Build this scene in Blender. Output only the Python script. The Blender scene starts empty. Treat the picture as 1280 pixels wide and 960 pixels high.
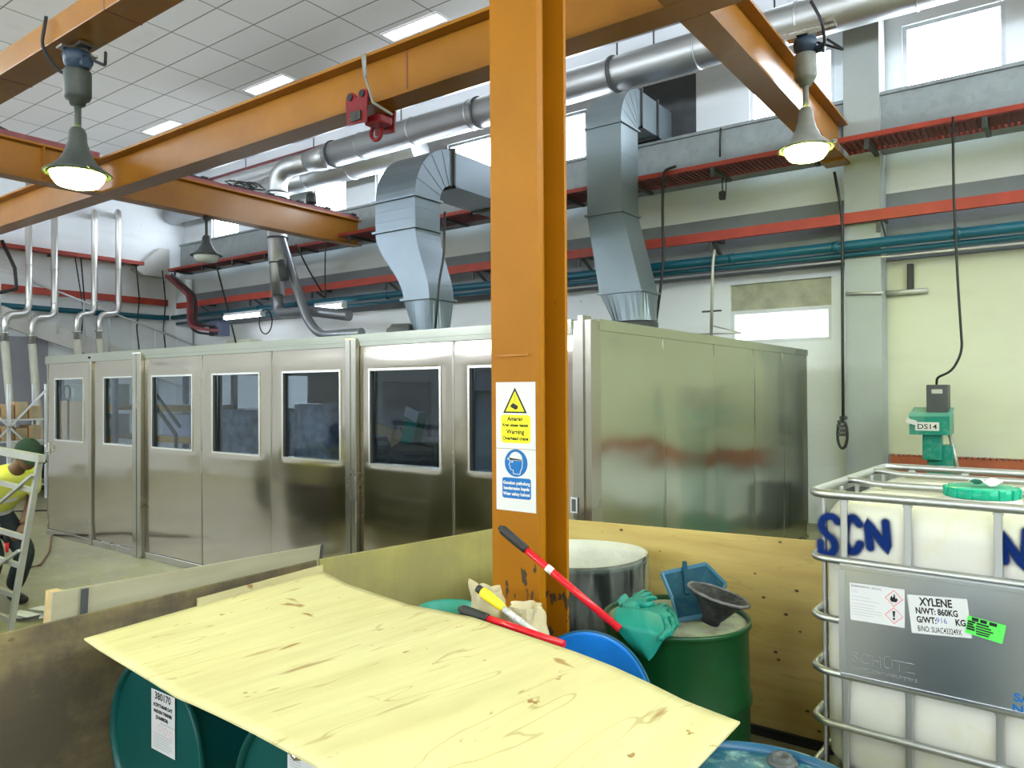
import bpy, bmesh, math, random
from mathutils import Vector, Matrix, noise
random.seed(7)
C = bpy.context.scene.collection
PI = math.pi
V = Vector

# ------------------------------------------------------------------ camera
YAW, PITCH, ROLL, FPX, CAMZ = math.radians(36.025), math.radians(0.46), math.radians(-0.341), 932.23, 1.80
_f = V((-math.sin(YAW)*math.cos(PITCH), math.cos(YAW)*math.cos(PITCH), math.sin(PITCH)))
_r = V((math.cos(YAW), math.sin(YAW), 0)); _u = _r.cross(_f)
_r2 = math.cos(ROLL)*_r + math.sin(ROLL)*_u; _u2 = -math.sin(ROLL)*_r + math.cos(ROLL)*_u
CAM = V((0, 0, CAMZ))
def at(px, py, X=None, Y=None, Z=None, d=None):
    """photo measurement -> world point on a known plane"""
    q = _r2*((px-640)/FPX) - _u2*((py-480)/FPX) + _f
    if d is not None: t = d
    elif X is not None: t = X/q.x
    elif Y is not None: t = Y/q.y
    else: t = (Z-CAMZ)/q.z
    return CAM + q*t
cd = bpy.data.cameras.new('camera'); cam = bpy.data.objects.new('camera', cd); C.objects.link(cam)
cd.sensor_fit = 'HORIZONTAL'; cd.sensor_width = 36; cd.lens = 36*FPX/1280; cd.clip_start = 0.05; cd.clip_end = 200
cam.matrix_world = Matrix(((_r2.x, _u2.x, -_f.x, 0), (_r2.y, _u2.y, -_f.y, 0), (_r2.z, _u2.z, -_f.z, CAMZ), (0, 0, 0, 1)))
bpy.context.scene.camera = cam

# ------------------------------------------------------------------ materials
def newmat(name):
    m = bpy.data.materials.new(name); m.use_nodes = True
    nt = m.node_tree; b = nt.nodes['Principled BSDF']
    return m, nt, b
def N(nt, t, **k):
    n = nt.nodes.new(t)
    for a, v in k.items(): setattr(n, a, v)
    return n
def coords(nt, scale=(1, 1, 1), rot=(0, 0, 0)):
    tc = N(nt, 'ShaderNodeTexCoord'); mp = N(nt, 'ShaderNodeMapping')
    mp.inputs['Scale'].default_value = scale; mp.inputs['Rotation'].default_value = rot
    nt.links.new(tc.outputs['Object'], mp.inputs['Vector']); return mp.outputs['Vector']
def noise_n(nt, vec, scale, detail=4, rough=0.55):
    n = N(nt, 'ShaderNodeTexNoise'); n.inputs['Scale'].default_value = scale
    n.inputs['Detail'].default_value = detail; n.inputs['Roughness'].default_value = rough
    nt.links.new(vec, n.inputs['Vector']); return n.outputs['Fac']
def ramp(nt, fac, stops):
    r = N(nt, 'ShaderNodeValToRGB'); e = r.color_ramp.elements
    while len(e) < len(stops): e.new(0.5)
    for el, (p, c) in zip(e, stops):
        el.position = p; el.color = (c[0], c[1], c[2], 1) if not isinstance(c, (int, float)) else (c, c, c, 1)
    nt.links.new(fac, r.inputs['Fac']); return r.outputs['Color']
def mixc(nt, fac, a, b):
    m = N(nt, 'ShaderNodeMix', data_type='RGBA')
    for s, v in ((0, fac), (6, a), (7, b)):
        if hasattr(v, 'is_linked') or isinstance(v, bpy.types.NodeSocket): nt.links.new(v, m.inputs[s])
        elif isinstance(v, (int, float)): m.inputs[s].default_value = v
        else: m.inputs[s].default_value = (*v, 1)
    return m.outputs[2]
def bump(nt, b, h, strength=0.2, dist=0.01):
    n = N(nt, 'ShaderNodeBump'); n.inputs['Strength'].default_value = strength; n.inputs['Distance'].default_value = dist
    nt.links.new(h, n.inputs['Height']); nt.links.new(n.outputs['Normal'], b.inputs['Normal'])
def paint(name, c, rough=0.5, metal=0.0, var=0.12, scale=3.0, bstr=0.0, spec=0.3, dirt=None, dirt_amt=0.5, stretch=(1, 1, 1), fine=0):
    """base colour varied by noise; dirt = a second colour in patches"""
    m, nt, b = newmat(name)
    v = coords(nt, stretch); f = noise_n(nt, v, scale)
    lo = [max(0, x*(1-var)) for x in c]; hi = [min(1, x*(1+var)) for x in c]
    col = ramp(nt, f, [(0.3, lo), (0.7, hi)])
    if dirt:
        g = noise_n(nt, coords(nt, stretch), scale*2.7, 8, 0.65)
        col = mixc(nt, ramp(nt, g, [(0.5, 0.0), (0.5+0.28*dirt_amt+0.02, dirt_amt)]), col, dirt)
    nt.links.new(col, b.inputs['Base Color'])
    b.inputs['Roughness'].default_value = rough; b.inputs['Metallic'].default_value = metal
    b.inputs['Specular IOR Level'].default_value = spec
    if bstr: bump(nt, b, noise_n(nt, coords(nt, stretch), fine or scale*6, 5), bstr, 0.01)
    return m
def emit(name, c, s):
    m, nt, b = newmat(name)
    b.inputs['Base Color'].default_value = (*[min(1, x) for x in c], 1)
    b.inputs['Emission Color'].default_value = (*c, 1); b.inputs['Emission Strength'].default_value = s
    b.inputs['Roughness'].default_value = 0.3
    return m
def glass(name, tint=(0.8, 0.85, 0.9), refl=0.1):
    m, nt, b = newmat(name); out = nt.nodes['Material Output']
    t = N(nt, 'ShaderNodeBsdfTransparent'); t.inputs['Color'].default_value = (*tint, 1)
    g = N(nt, 'ShaderNodeBsdfGlossy'); g.inputs['Roughness'].default_value = 0.02
    lw = N(nt, 'ShaderNodeLayerWeight'); lw.inputs['Blend'].default_value = 0.5
    fr = N(nt, 'ShaderNodeMath', operation='POWER'); fr.inputs[1].default_value = 4.0; nt.links.new(lw.outputs['Facing'], fr.inputs[0])
    ad = N(nt, 'ShaderNodeMath', operation='ADD', use_clamp=True); ad.inputs[1].default_value = refl
    nt.links.new(fr.outputs[0], ad.inputs[0])
    mx = N(nt, 'ShaderNodeMixShader'); nt.links.new(ad.outputs[0], mx.inputs[0])
    nt.links.new(t.outputs[0], mx.inputs[1]); nt.links.new(g.outputs[0], mx.inputs[2])
    nt.links.new(mx.outputs[0], out.inputs['Surface']); return m
def plywood(name, grain='Y', c1=(0.62, 0.50, 0.20), c2=(0.80, 0.70, 0.36), dark=(0.25, 0.13, 0.04), knots=0.0, streak=0.5, dirty=None, flecks=False):
    m, nt, b = newmat(name)
    st = {'Y': (6, 0.7, 6), 'X': (0.7, 6, 6), 'Z': (6, 6, 0.7)}[grain]
    f = noise_n(nt, coords(nt, st), 1.6, 6, 0.6)
    col = ramp(nt, f, [(0.3, c1), (0.62, c2)])
    st2 = tuple(s*3 for s in st)
    g = noise_n(nt, coords(nt, st2), 1.1, 3, 0.5)
    col = mixc(nt, ramp(nt, g, [(0.66, 0.0), (0.76, streak)]), col, dark)
    # thin curved grain marks: narrow contour of a low noise
    h = noise_n(nt, coords(nt, tuple(s*0.8 for s in st)), 2.2, 2, 0.4)
    col = mixc(nt, ramp(nt, h, [(0.585, 0.0), (0.592, streak*0.7), (0.60, 0.0)]), col, dark)
    if flecks:
        for sc_, sh, th in ((7.0, (1, 0.22, 1), 0.695), (4.0, (0.5, 1.0, 1), 0.705), (16.0, (1, 0.5, 1), 0.715)):
            q = noise_n(nt, coords(nt, sh, (0, 0, 0.35)), sc_, 3, 0.7)
            col = mixc(nt, ramp(nt, q, [(th-0.03, 0.0), (th, 0.85)]), col, dark)
        q = noise_n(nt, coords(nt, (1, 0.8, 1)), 1.7, 4, 0.6)
        col = mixc(nt, ramp(nt, q, [(0.45, 0.0), (0.7, 0.35)]), col, (0.66, 0.52, 0.27))
    if knots:
        vo = N(nt, 'ShaderNodeTexVoronoi'); vo.inputs['Scale'].default_value = 8.5
        nt.links.new(coords(nt, (1, 1, 1.6)), vo.inputs['Vector'])
        col = mixc(nt, ramp(nt, vo.outputs['Distance'], [(0.07, knots), (0.12, 0.0)]), col, (0.06, 0.035, 0.015))
    if dirty:
        d = noise_n(nt, coords(nt), 2.4, 8, 0.62)
        col = mixc(nt, ramp(nt, d, [(0.36, 0.0), (0.56, dirty[3])]), col, dirty[:3])
    nt.links.new(col, b.inputs['Base Color']); b.inputs['Roughness'].default_value = 0.6
    b.inputs['Specular IOR Level'].default_value = 0.25
    bump(nt, b, f, 0.08, 0.01); return m

M = {}
def chipped(name, c, chip=(0.05, 0.035, 0.025)):
    m, nt, b = newmat(name)
    f = noise_n(nt, coords(nt), 2.0)
    col = ramp(nt, f, [(0.3, [x*0.9 for x in c]), (0.7, [min(1, x*1.08) for x in c])])
    tc = N(nt, 'ShaderNodeTexCoord'); sp = N(nt, 'ShaderNodeSeparateXYZ'); nt.links.new(tc.outputs['Object'], sp.inputs[0])
    mr = N(nt, 'ShaderNodeMapRange'); mr.inputs['From Min'].default_value = 1.25; mr.inputs['From Max'].default_value = 0.75
    mr.inputs['To Min'].default_value = 0.0; mr.inputs['To Max'].default_value = 0.19; nt.links.new(sp.outputs['Z'], mr.inputs['Value'])
    g = noise_n(nt, coords(nt, (1, 1, 0.45)), 22, 4, 0.55)
    ad = N(nt, 'ShaderNodeMath', operation='ADD'); nt.links.new(g, ad.inputs[0]); nt.links.new(mr.outputs[0], ad.inputs[1])
    col = mixc(nt, ramp(nt, ad.outputs[0], [(0.715, 0.0), (0.73, 0.95)]), col, chip)
    nt.links.new(col, b.inputs['Base Color']); b.inputs['Roughness'].default_value = 0.5
    b.inputs['Specular IOR Level'].default_value = 0.2
    bump(nt, b, f, 0.05); return m
M['column'] = chipped('yellow_column_paint', (0.295, 0.108, 0.001))
M['beam'] = paint('orange_beam_paint', (0.315, 0.127, 0.014), 0.27, var=0.12, scale=1.2, dirt=(0.28, 0.10, 0.02), dirt_amt=0.25)
M['ceil'] = None
def ceil_mat():
    m, nt, b = newmat('ceiling_tiles')
    tc = N(nt, 'ShaderNodeTexCoord'); mp = N(nt, 'ShaderNodeMapping'); mp.inputs['Location'].default_value = (0.06, -0.04, 0)
    nt.links.new(tc.outputs['Object'], mp.inputs['Vector'])
    br = N(nt, 'ShaderNodeTexBrick'); br.offset = 0; br.squash = 1
    br.inputs['Scale'].default_value = 1; br.inputs['Brick Width'].default_value = 1.2; br.inputs['Row Height'].default_value = 0.61
    br.inputs['Mortar Size'].default_value = 0.012; br.inputs['Mortar Smooth'].default_value = 0.1; br.inputs['Bias'].default_value = 0
    br.inputs['Color1'].default_value = (0.93, 0.91, 0.90, 1); br.inputs['Color2'].default_value = (0.87, 0.855, 0.845, 1)
    br.inputs['Mortar'].default_value = (0.30, 0.29, 0.28, 1); nt.links.new(mp.outputs[0], br.inputs['Vector'])
    g = noise_n(nt, coords(nt), 1.4, 7, 0.65)
    col = mixc(nt, ramp(nt, g, [(0.6, 0.0), (0.85, 0.25)]), br.outputs['Color'], (0.5, 0.46, 0.42))
    nt.links.new(col, b.inputs['Base Color']); b.inputs['Roughness'].default_value = 0.8; return m
M['ceil'] = ceil_mat()
def floor_mat():
    m, nt, b = newmat('concrete_floor')
    f = noise_n(nt, coords(nt), 1.1, 8, 0.62); g = noise_n(nt, coords(nt, (1, 2.2, 1)), 3.5, 6, 0.7)
    col = ramp(nt, f, [(0.32, (0.15, 0.143, 0.075)), (0.68, (0.265, 0.255, 0.135))])
    col = mixc(nt, ramp(nt, g, [(0.5, 0.0), (0.75, 0.55)]), col, (0.42, 0.40, 0.21))
    nt.links.new(col, b.inputs['Base Color'])
    nt.links.new(ramp(nt, g, [(0.3, 0.32), (0.7, 0.6)]), b.inputs['Roughness'])
    bump(nt, b, g, 0.05); return m
M['floor'] = floor_mat()
def wall_mat(name, c, dirt, amt):
    m, nt, b = newmat(name)
    f = noise_n(nt, coords(nt, (1, 1, 1)), 0.8, 6, 0.6); g = noise_n(nt, coords(nt, (0.5, 0.5, 3)), 1.6, 6, 0.6)
    s = noise_n(nt, coords(nt), 9, 2, 0.5)
    col = ramp(nt, f, [(0.3, [x*0.93 for x in c]), (0.7, c)])
    col = mixc(nt, ramp(nt, g, [(0.52, 0.0), (0.75, amt)]), col, dirt)
    col = mixc(nt, ramp(nt, s, [(0.76, 0.0), (0.78, 0.5)]), col, (0.2, 0.19, 0.17))
    nt.links.new(col, b.inputs['Base Color']); b.inputs['Roughness'].default_value = 0.7
    b.inputs['Specular IOR Level'].default_value = 0.2; return m
M['wall'] = wall_mat('white_wall_paint', (0.76, 0.79, 0.83), (0.58, 0.58, 0.56), 0.35)
M['farwall'] = wall_mat('mid_grey_wall_paint', (0.42, 0.37, 0.34), (0.34, 0.29, 0.26), 0.4)
M['rightwall'] = wall_mat('pale_green_wall_paint', (0.56, 0.58, 0.42), (0.5, 0.5, 0.38), 0.4)
M['cream'] = wall_mat('cream_wall_paint', (0.56, 0.575, 0.45), (0.48, 0.485, 0.37), 0.4)
M['band'] = paint('grey_beam_paint_and_shade', (0.21, 0.23, 0.265), 0.65, var=0.08)  # wall beam's grey paint, with the beam's shading put into the colour
M['pier'] = paint('grey_pier_paint', (0.33, 0.36, 0.355), 0.6, var=0.07, scale=1.2)
M['girder'] = paint('grey_girder_paint', (0.24, 0.27, 0.285), 0.5, var=0.1, dirt=(0.16, 0.16, 0.16), dirt_amt=0.3)
def steel(name, c=(0.62, 0.6, 0.57), rough=0.22, br=(90, 90, 1.2), bs=0.04, aniso=0.0):
    m, nt, b = newmat(name)
    g = noise_n(nt, coords(nt), 2.2, 5, 0.6)
    nt.links.new(ramp(nt, g, [(0.3, [x*0.94 for x in c]), (0.7, c)]), b.inputs['Base Color'])
    b.inputs['Metallic'].default_value = 1
    nt.links.new(ramp(nt, g, [(0.3, rough*0.9), (0.7, rough*1.1)]), b.inputs['Roughness'])
    if aniso:
        tg = N(nt, 'ShaderNodeTangent', direction_type='RADIAL', axis='Z'); nt.links.new(tg.outputs[0], b.inputs['Tangent'])
        b.inputs['Anisotropic'].default_value = aniso
    else: bump(nt, b, noise_n(nt, coords(nt, br), 3.0, 3), bs, 0.002)
    return m
M['steel'] = steel('brushed_stainless', (0.48, 0.43, 0.375), 0.155, aniso=0.6)
M['steel_side'] = steel('brushed_stainless_side', (0.45, 0.465, 0.395), 0.18, aniso=0.6)  # same stainless; green reflection of the lamp-lit wall is in this colour
M['steel_post'] = steel('stainless_post', (0.42, 0.40, 0.36), 0.26, aniso=0.4)
M['steel_bright'] = steel('bright_trim', (0.82, 0.82, 0.8), 0.25)
M['galv'] = steel('galvanised_spiral_duct', (0.47, 0.48, 0.49), 0.46, (3, 3, 3), 0.05)
M['galv_pipe'] = steel('galvanised_pipe', (0.62, 0.62, 0.61), 0.4, (4, 4, 4), 0.05)
M['cage'] = steel('galvanised_tube', (0.46, 0.47, 0.48), 0.42, (6, 6, 6), 0.06)
M['plate'] = steel('galvanised_plate', (0.46, 0.48, 0.505), 0.30, (2, 2, 2), 0.05)
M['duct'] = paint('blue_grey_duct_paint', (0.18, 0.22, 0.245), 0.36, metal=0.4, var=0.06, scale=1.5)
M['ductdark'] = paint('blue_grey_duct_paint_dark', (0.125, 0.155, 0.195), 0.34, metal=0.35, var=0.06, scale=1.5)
M['dark'] = paint('black_rubber', (0.02, 0.02, 0.022), 0.5, var=0.2)
M['dkgrey'] = paint('dark_grey_metal', (0.06, 0.065, 0.07), 0.45, var=0.2)
M['red'] = paint('red_steel_paint', (0.38, 0.055, 0.038), 0.45, var=0.14, scale=4)
M['redgloss'] = paint('red_gloss_handle', (0.55, 0.012, 0.022), 0.2, var=0.08)
M['trolleyred'] = paint('red_trolley_paint', (0.26, 0.012, 0.02), 0.4, var=0.15, scale=8)
M['tray'] = paint('red_brown_tray', (0.20, 0.055, 0.06), 0.55, var=0.15, scale=6)
M['tealpipe'] = paint('teal_pipe_paint', (0.006, 0.075, 0.115), 0.35, var=0.12)
M['sky'] = emit('daylight_through_frosted_pane', (0.84, 0.93, 1.0), 21.0)
M['lowsky'] = emit('daylight_low_pane', (0.86, 0.92, 1.0), 1.1)
M['tube'] = emit('fluorescent_tube', (0.92, 0.96, 1.0), 9)
M['panelight'] = emit('ceiling_light_diffuser', (1.0, 0.97, 0.93), 2.8)
M['lens'] = emit('lit_lamp_lens', (0.86, 1.0, 0.16), 92)
M['lens_off'] = paint('unlit_lamp_glass', (0.5, 0.52, 0.5), 0.12, var=0.1)
M['lampgrey'] = paint('lamp_housing_grey', (0.05, 0.058, 0.055), 0.5, var=0.15, dirt=(0.09, 0.09, 0.07), dirt_amt=0.4)
M['lamppale'] = paint('lamp_housing_pale', (0.22, 0.225, 0.21), 0.5, var=0.15, dirt=(0.10, 0.15, 0.13), dirt_amt=0.4)
M['lampblue'] = paint('lamp_cap_blue', (0.03, 0.05, 0.085), 0.4, var=0.15)
M['glass'] = glass('booth_glass', (0.62, 0.68, 0.74), 0.03)
M['ply'] = plywood('raw_plywood_sheet', 'Y', (0.47, 0.415, 0.215), (0.56, 0.51, 0.285), (0.20, 0.085, 0.015), 0, 0.75, None, True)
M['ply_barrier'] = plywood('knotty_plywood', 'X', (0.41, 0.285, 0.085), (0.53, 0.395, 0.14), (0.20, 0.105, 0.03), 0.95, 0.3)
M['ply_dirty'] = plywood('stained_plywood', 'Y', (0.13, 0.10, 0.05), (0.25, 0.195, 0.09), (0.08, 0.05, 0.03), 0.5, 0.4, (0.07, 0.055, 0.04, 0.9))
M['ply_olive'] = plywood('greenish_lit_board', 'Z', (0.32, 0.285, 0.085), (0.39, 0.345, 0.11), (0.16, 0.13, 0.07), 0, 0.25, (0.22, 0.19, 0.10, 0.5))  # plain board; the greenish lamp light on it is put into this olive
M['board'] = plywood('grey_faced_board', 'Y', (0.31, 0.285, 0.195), (0.38, 0.35, 0.25), (0.2, 0.15, 0.1), 0, 0.2)
M['wood'] = plywood('pallet_timber', 'Y', (0.36, 0.25, 0.12), (0.48, 0.35, 0.18), (0.16, 0.1, 0.05), 0.3, 0.4)
M['teal'] = paint('teal_drum_paint', (0.002, 0.062, 0.060), 0.36, var=0.12)
M['green'] = paint('green_drum_paint', (0.002, 0.040, 0.010), 0.36, var=0.15, dirt=(0.005, 0.025, 0.013), dirt_amt=0.4)
M['blue'] = paint('blue_lid_paint', (0.012, 0.16, 0.60), 0.12, var=0.1, scale=9, bstr=0.06, fine=8)
M['bluedk'] = paint('dark_blue_drum_paint', (0.012, 0.07, 0.14), 0.25, var=0.15)
M['drumtop'] = paint('worn_drum_head', (0.26, 0.28, 0.20), 0.4, var=0.2, scale=6, dirt=(0.10, 0.035, 0.03), dirt_amt=0.85)
M['drumtopblue'] = paint('splashed_drum_head', (0.025, 0.10, 0.15), 0.2, var=0.3, scale=7, dirt=(0.26, 0.42, 0.38), dirt_amt=0.85)
M['white'] = paint('white_label', (0.58, 0.58, 0.60), 0.5, var=0.03)
M['signwhite'] = paint('white_sign', (0.57, 0.57, 0.60), 0.45, var=0.02)
M['ink'] = paint('black_ink', (0.012, 0.012, 0.014), 0.5, var=0.1)
M['signyel'] = paint('yellow_sign_ink', (0.86, 0.80, 0.02), 0.35, var=0.03)
M['signblue'] = paint('blue_sign_ink', (0.01, 0.12, 0.38), 0.35, var=0.03)
M['penblue'] = paint('blue_pen_ink', (0.08, 0.13, 0.42), 0.5)
M['pink'] = paint('red_diamond_ink', (0.75, 0.18, 0.24), 0.5)
M['greyink'] = paint('grey_print', (0.42, 0.42, 0.45), 0.5)
M['greenlabel'] = paint('green_label', (0.10, 0.66, 0.10), 0.45, var=0.05)
M['bottle'] = paint('ibc_white_plastic', (0.56, 0.545, 0.50), 0.38, var=0.05, scale=4, dirt=(0.52, 0.49, 0.32), dirt_amt=0.35)
M['captg'] = paint('green_screw_cap', (0.005, 0.30, 0.19), 0.35, var=0.1)
M['bag'] = paint('clear_bag_white', (0.48, 0.48, 0.41), 0.25, var=0.06, scale=8, bstr=0.5, fine=18)
def bagmat():
    m, nt, b = newmat('clear_plastic_bag'); out = nt.nodes['Material Output']
    t = N(nt, 'ShaderNodeBsdfTransparent'); t.inputs['Color'].default_value = (0.85, 0.88, 0.85, 1)
    b.inputs['Base Color'].default_value = (0.5, 0.53, 0.5, 1); b.inputs['Roughness'].default_value = 0.25
    f = noise_n(nt, coords(nt, (1, 1, 0.25)), 9, 5, 0.6); bump(nt, b, f, 0.8, 0.03)
    mx = N(nt, 'ShaderNodeMixShader'); nt.links.new(ramp(nt, f, [(0.42, 0.02), (0.75, 0.45)]), mx.inputs[0])
    nt.links.new(t.outputs[0], mx.inputs[1]); nt.links.new(b.outputs[0], mx.inputs[2])
    nt.links.new(mx.outputs[0], out.inputs['Surface']); return m
M['bagclear'] = bagmat()
M['bin'] = paint('dark_grey_bin', (0.02, 0.035, 0.034), 0.5, var=0.15)
M['glove'] = paint('teal_rubber', (0.004, 0.17, 0.135), 0.5, var=0.1, scale=12)
M['pan'] = paint('blue_dustpan_plastic', (0.003, 0.04, 0.075), 0.6, var=0.12, spec=0.15, dirt=(0.03, 0.08, 0.075), dirt_amt=0.3, scale=10)
M['funnel'] = paint('black_crusted_funnel', (0.012, 0.013, 0.016), 0.55, var=0.3, scale=14, dirt=(0.09, 0.085, 0.09), dirt_amt=0.3, bstr=0.5)
M['paper'] = paint('kraft_paper', (0.46, 0.39, 0.25), 0.7, var=0.1, scale=6)
M['yellow'] = paint('yellow_plastic', (0.80, 0.62, 0.03), 0.35, var=0.05)
M['wornpipe'] = paint('paint_splashed_handle', (0.55, 0.55, 0.55), 0.4, var=0.15, scale=14, dirt=(0.07, 0.09, 0.12), dirt_amt=0.9)
M['machine'] = paint('green_machine_paint', (0.004, 0.20, 0.15), 0.3, var=0.1, dirt=(0.25, 0.38, 0.34), dirt_amt=0.2)
M['machinetop'] = paint('green_machine_hood', (0.10, 0.33, 0.27), 0.3, var=0.08)
M['brown'] = paint('red_brown_edging', (0.33, 0.085, 0.035), 0.55, var=0.15, scale=6)
M['cardboard'] = paint('cardboard', (0.48, 0.33, 0.18), 0.75, var=0.1)
M['rackwhite'] = paint('pale_rack_paint', (0.60, 0.62, 0.66), 0.45)
M['rackorange'] = paint('orange_rack_beam', (0.60, 0.33, 0.04), 0.45)
M['rackblue'] = paint('blue_rack_upright', (0.05, 0.07, 0.15), 0.45)
M['scaffold'] = paint('dull_steel_frame', (0.40, 0.40, 0.36), 0.45, metal=0.5, var=0.15)
M['skin'] = paint('skin', (0.16, 0.085, 0.05), 0.55, var=0.05)
M['shirt'] = paint('hi_vis_shirt', (0.62, 0.62, 0.10), 0.75, var=0.12, scale=5, bstr=0.3, fine=14)
M['reflect'] = paint('reflective_band', (0.62, 0.63, 0.58), 0.4)
M['cap'] = paint('dark_green_cap', (0.012, 0.030, 0.016), 0.9, var=0.2, bstr=0.3, fine=40)
M['trousers'] = paint('dark_trousers', (0.02, 0.028, 0.03), 0.85, var=0.2, bstr=0.3, fine=18)
M['shoe'] = paint('black_boot', (0.015, 0.013, 0.012), 0.5)
M['cordorange'] = paint('brown_cord', (0.16, 0.09, 0.04), 0.5)
M['wrap'] = paint('stretch_wrapped_load', (0.42, 0.47, 0.55), 0.18, var=0.35, scale=9, bstr=0.9, fine=16)
M['cabinet'] = paint('grey_cabinet_paint', (0.30, 0.33, 0.33), 0.4, var=0.05)
M['stair'] = paint('stair_concrete', (0.56, 0.55, 0.55), 0.7, var=0.06)
M['under'] = paint('dark_grey_recess', (0.25, 0.25, 0.29), 0.7, var=0.06)
M['lavender'] = paint('pale_lavender_panel', (0.5, 0.5, 0.62), 0.5)

# ------------------------------------------------------------------ mesh helpers
def frame_of(d):
    d = d.normalized(); a = V((0, 0, 1)) if abs(d.z) < 0.95 else V((1, 0, 0))
    x = a.cross(d).normalized(); return x, d.cross(x)
class MB:
    def __init__(s): s.bm = bmesh.new()
    def box(s, x0, x1, y0, y1, z0, z1, bev=0.0):
        b = bmesh.new(); bmesh.ops.create_cube(b, size=1)
        for v in b.verts: v.co = V(((x0+x1)/2+v.co.x*(x1-x0), (y0+y1)/2+v.co.y*(y1-y0), (z0+z1)/2+v.co.z*(z1-z0)))
        if bev: bmesh.ops.bevel(b, geom=b.edges[:], offset=bev, segments=2, affect='EDGES', profile=0.5)
        return s._add(b)
    def obox(s, c, size, mat, bev=0.0):
        b = bmesh.new(); bmesh.ops.create_cube(b, size=1)
        for v in b.verts: v.co = V((v.co.x*size[0], v.co.y*size[1], v.co.z*size[2]))
        if bev: bmesh.ops.bevel(b, geom=b.edges[:], offset=bev, segments=2, affect='EDGES', profile=0.5)
        for v in b.verts: v.co = mat @ v.co + V(c)
        return s._add(b)
    def bar(s, p0, p1, w, h, up=None, bev=0.0):
        p0, p1 = V(p0), V(p1); d = (p1-p0); L = d.length; d.normalize()
        if up is None: x, y = frame_of(d)
        else: x = d.cross(V(up)).normalized(); y = x.cross(d)
        m = Matrix((x, y, d)).transposed()
        return s.obox((p0+p1)/2, (w, h, L), m, bev)
    def _add(s, b):
        b.verts.index_update(); vs = [s.bm.verts.new(v.co) for v in b.verts]
        for f in b.faces:
            try:
                nf = s.bm.faces.new([vs[v.index] for v in f.verts]); nf.smooth = f.smooth
            except ValueError: pass
        b.free(); return s
    def tube(s, pts, r, seg=10, caps=True, smooth=True, radii=None):
        pts = [V(p) for p in pts]; rings = []; px = None
        for i, p in enumerate(pts):
            d = (pts[min(i+1, len(pts)-1)]-pts[max(i-1, 0)])
            if d.length < 1e-9: d = V((0, 0, 1))
            d.normalize()
            if px is None: x, y = frame_of(d)
            else:
                x = px - d*px.dot(d)
                if x.length < 1e-6: x, y = frame_of(d)
                x.normalize(); y = d.cross(x)
            px = x; rr = radii[i] if radii else r
            rings.append([s.bm.verts.new(p+x*rr*math.cos(2*PI*k/seg)+y*rr*math.sin(2*PI*k/seg)) for k in range(seg)])
        for a, b in zip(rings, rings[1:]):
            for k in range(seg):
                f = s.bm.faces.new((a[k], a[(k+1) % seg], b[(k+1) % seg], b[k])); f.smooth = smooth
        if caps:
            s.bm.faces.new(rings[0][::-1]); s.bm.faces.new(rings[-1])
        return s
    def lathe(s, prof, o=(0, 0, 0), seg=32, ax=None, smooth=True, flat=()):
        o = V(o); d = V(ax) if ax else V((0, 0, 1)); x, y = frame_of(d); d = d.normalized(); rings = []
        for r, h in prof:
            if r < 1e-6: rings.append([s.bm.verts.new(o+d*h)])
            else: rings.append([s.bm.verts.new(o+d*h+x*r*math.cos(2*PI*k/seg)+y*r*math.sin(2*PI*k/seg)) for k in range(seg)])
        for a, b in zip(rings, rings[1:]):
            for k in range(seg):
                k2 = (k+1) % seg
                if len(a) == 1 and len(b) == 1: continue
                if len(a) == 1: f = s.bm.faces.new((a[0], b[k2], b[k]))
                elif len(b) == 1: f = s.bm.faces.new((a[k], a[k2], b[0]))
                else: f = s.bm.faces.new((a[k], a[k2], b[k2], b[k]))
                f.smooth = smooth
        return s
    def poly(s, pts, smooth=False):
        f = s.bm.faces.new([s.bm.verts.new(V(p)) for p in pts]); f.smooth = smooth; return s
    def prism(s, poly, ext):
        """poly: list of 3-D points (planar), ext: extrusion vector"""
        a = [s.bm.verts.new(V(p)) for p in poly]; b = [s.bm.verts.new(V(p)+V(ext)) for p in poly]; n = len(a)
        s.bm.faces.new(a[::-1]); s.bm.faces.new(b)
        for k in range(n): s.bm.faces.new((a[k], a[(k+1) % n], b[(k+1) % n], b[k]))
        return s
    def grid(s, P, smooth=True, thick=None):
        """P[i][j] points -> surface; thick vector makes it solid"""
        n, m = len(P), len(P[0]); A = [[s.bm.verts.new(V(p)) for p in row] for row in P]
        for i in range(n-1):
            for j in range(m-1):
                f = s.bm.faces.new((A[i][j], A[i+1][j], A[i+1][j+1], A[i][j+1])); f.smooth = smooth
        if thick is not None:
            t = V(thick); B = [[s.bm.verts.new(V(p)+t) for p in row] for row in P]
            for i in range(n-1):
                for j in range(m-1):
                    f = s.bm.faces.new((B[i][j], B[i][j+1], B[i+1][j+1], B[i+1][j])); f.smooth = smooth
            for i in range(n-1):
                s.bm.faces.new((A[i][0], B[i][0], B[i+1][0], A[i+1][0])); s.bm.faces.new((A[i][-1], A[i+1][-1], B[i+1][-1], B[i][-1]))
            for j in range(m-1):
                s.bm.faces.new((A[0][j], A[0][j+1], B[0][j+1], B[0][j])); s.bm.faces.new((A[-1][j], B[-1][j], B[-1][j+1], A[-1][j+1]))
        return s
    def build(s, name, m, parent=None, local=False):
        bmesh.ops.recalc_face_normals(s.bm, faces=s.bm.faces[:])
        me = bpy.data.meshes.new(name); s.bm.to_mesh(me); s.bm.free()
        me.materials.append(M[m] if isinstance(m, str) else m)
        o = bpy.data.objects.new(name, me); C.objects.link(o)
        if parent: adopt(o, parent, local)
        return o
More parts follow.
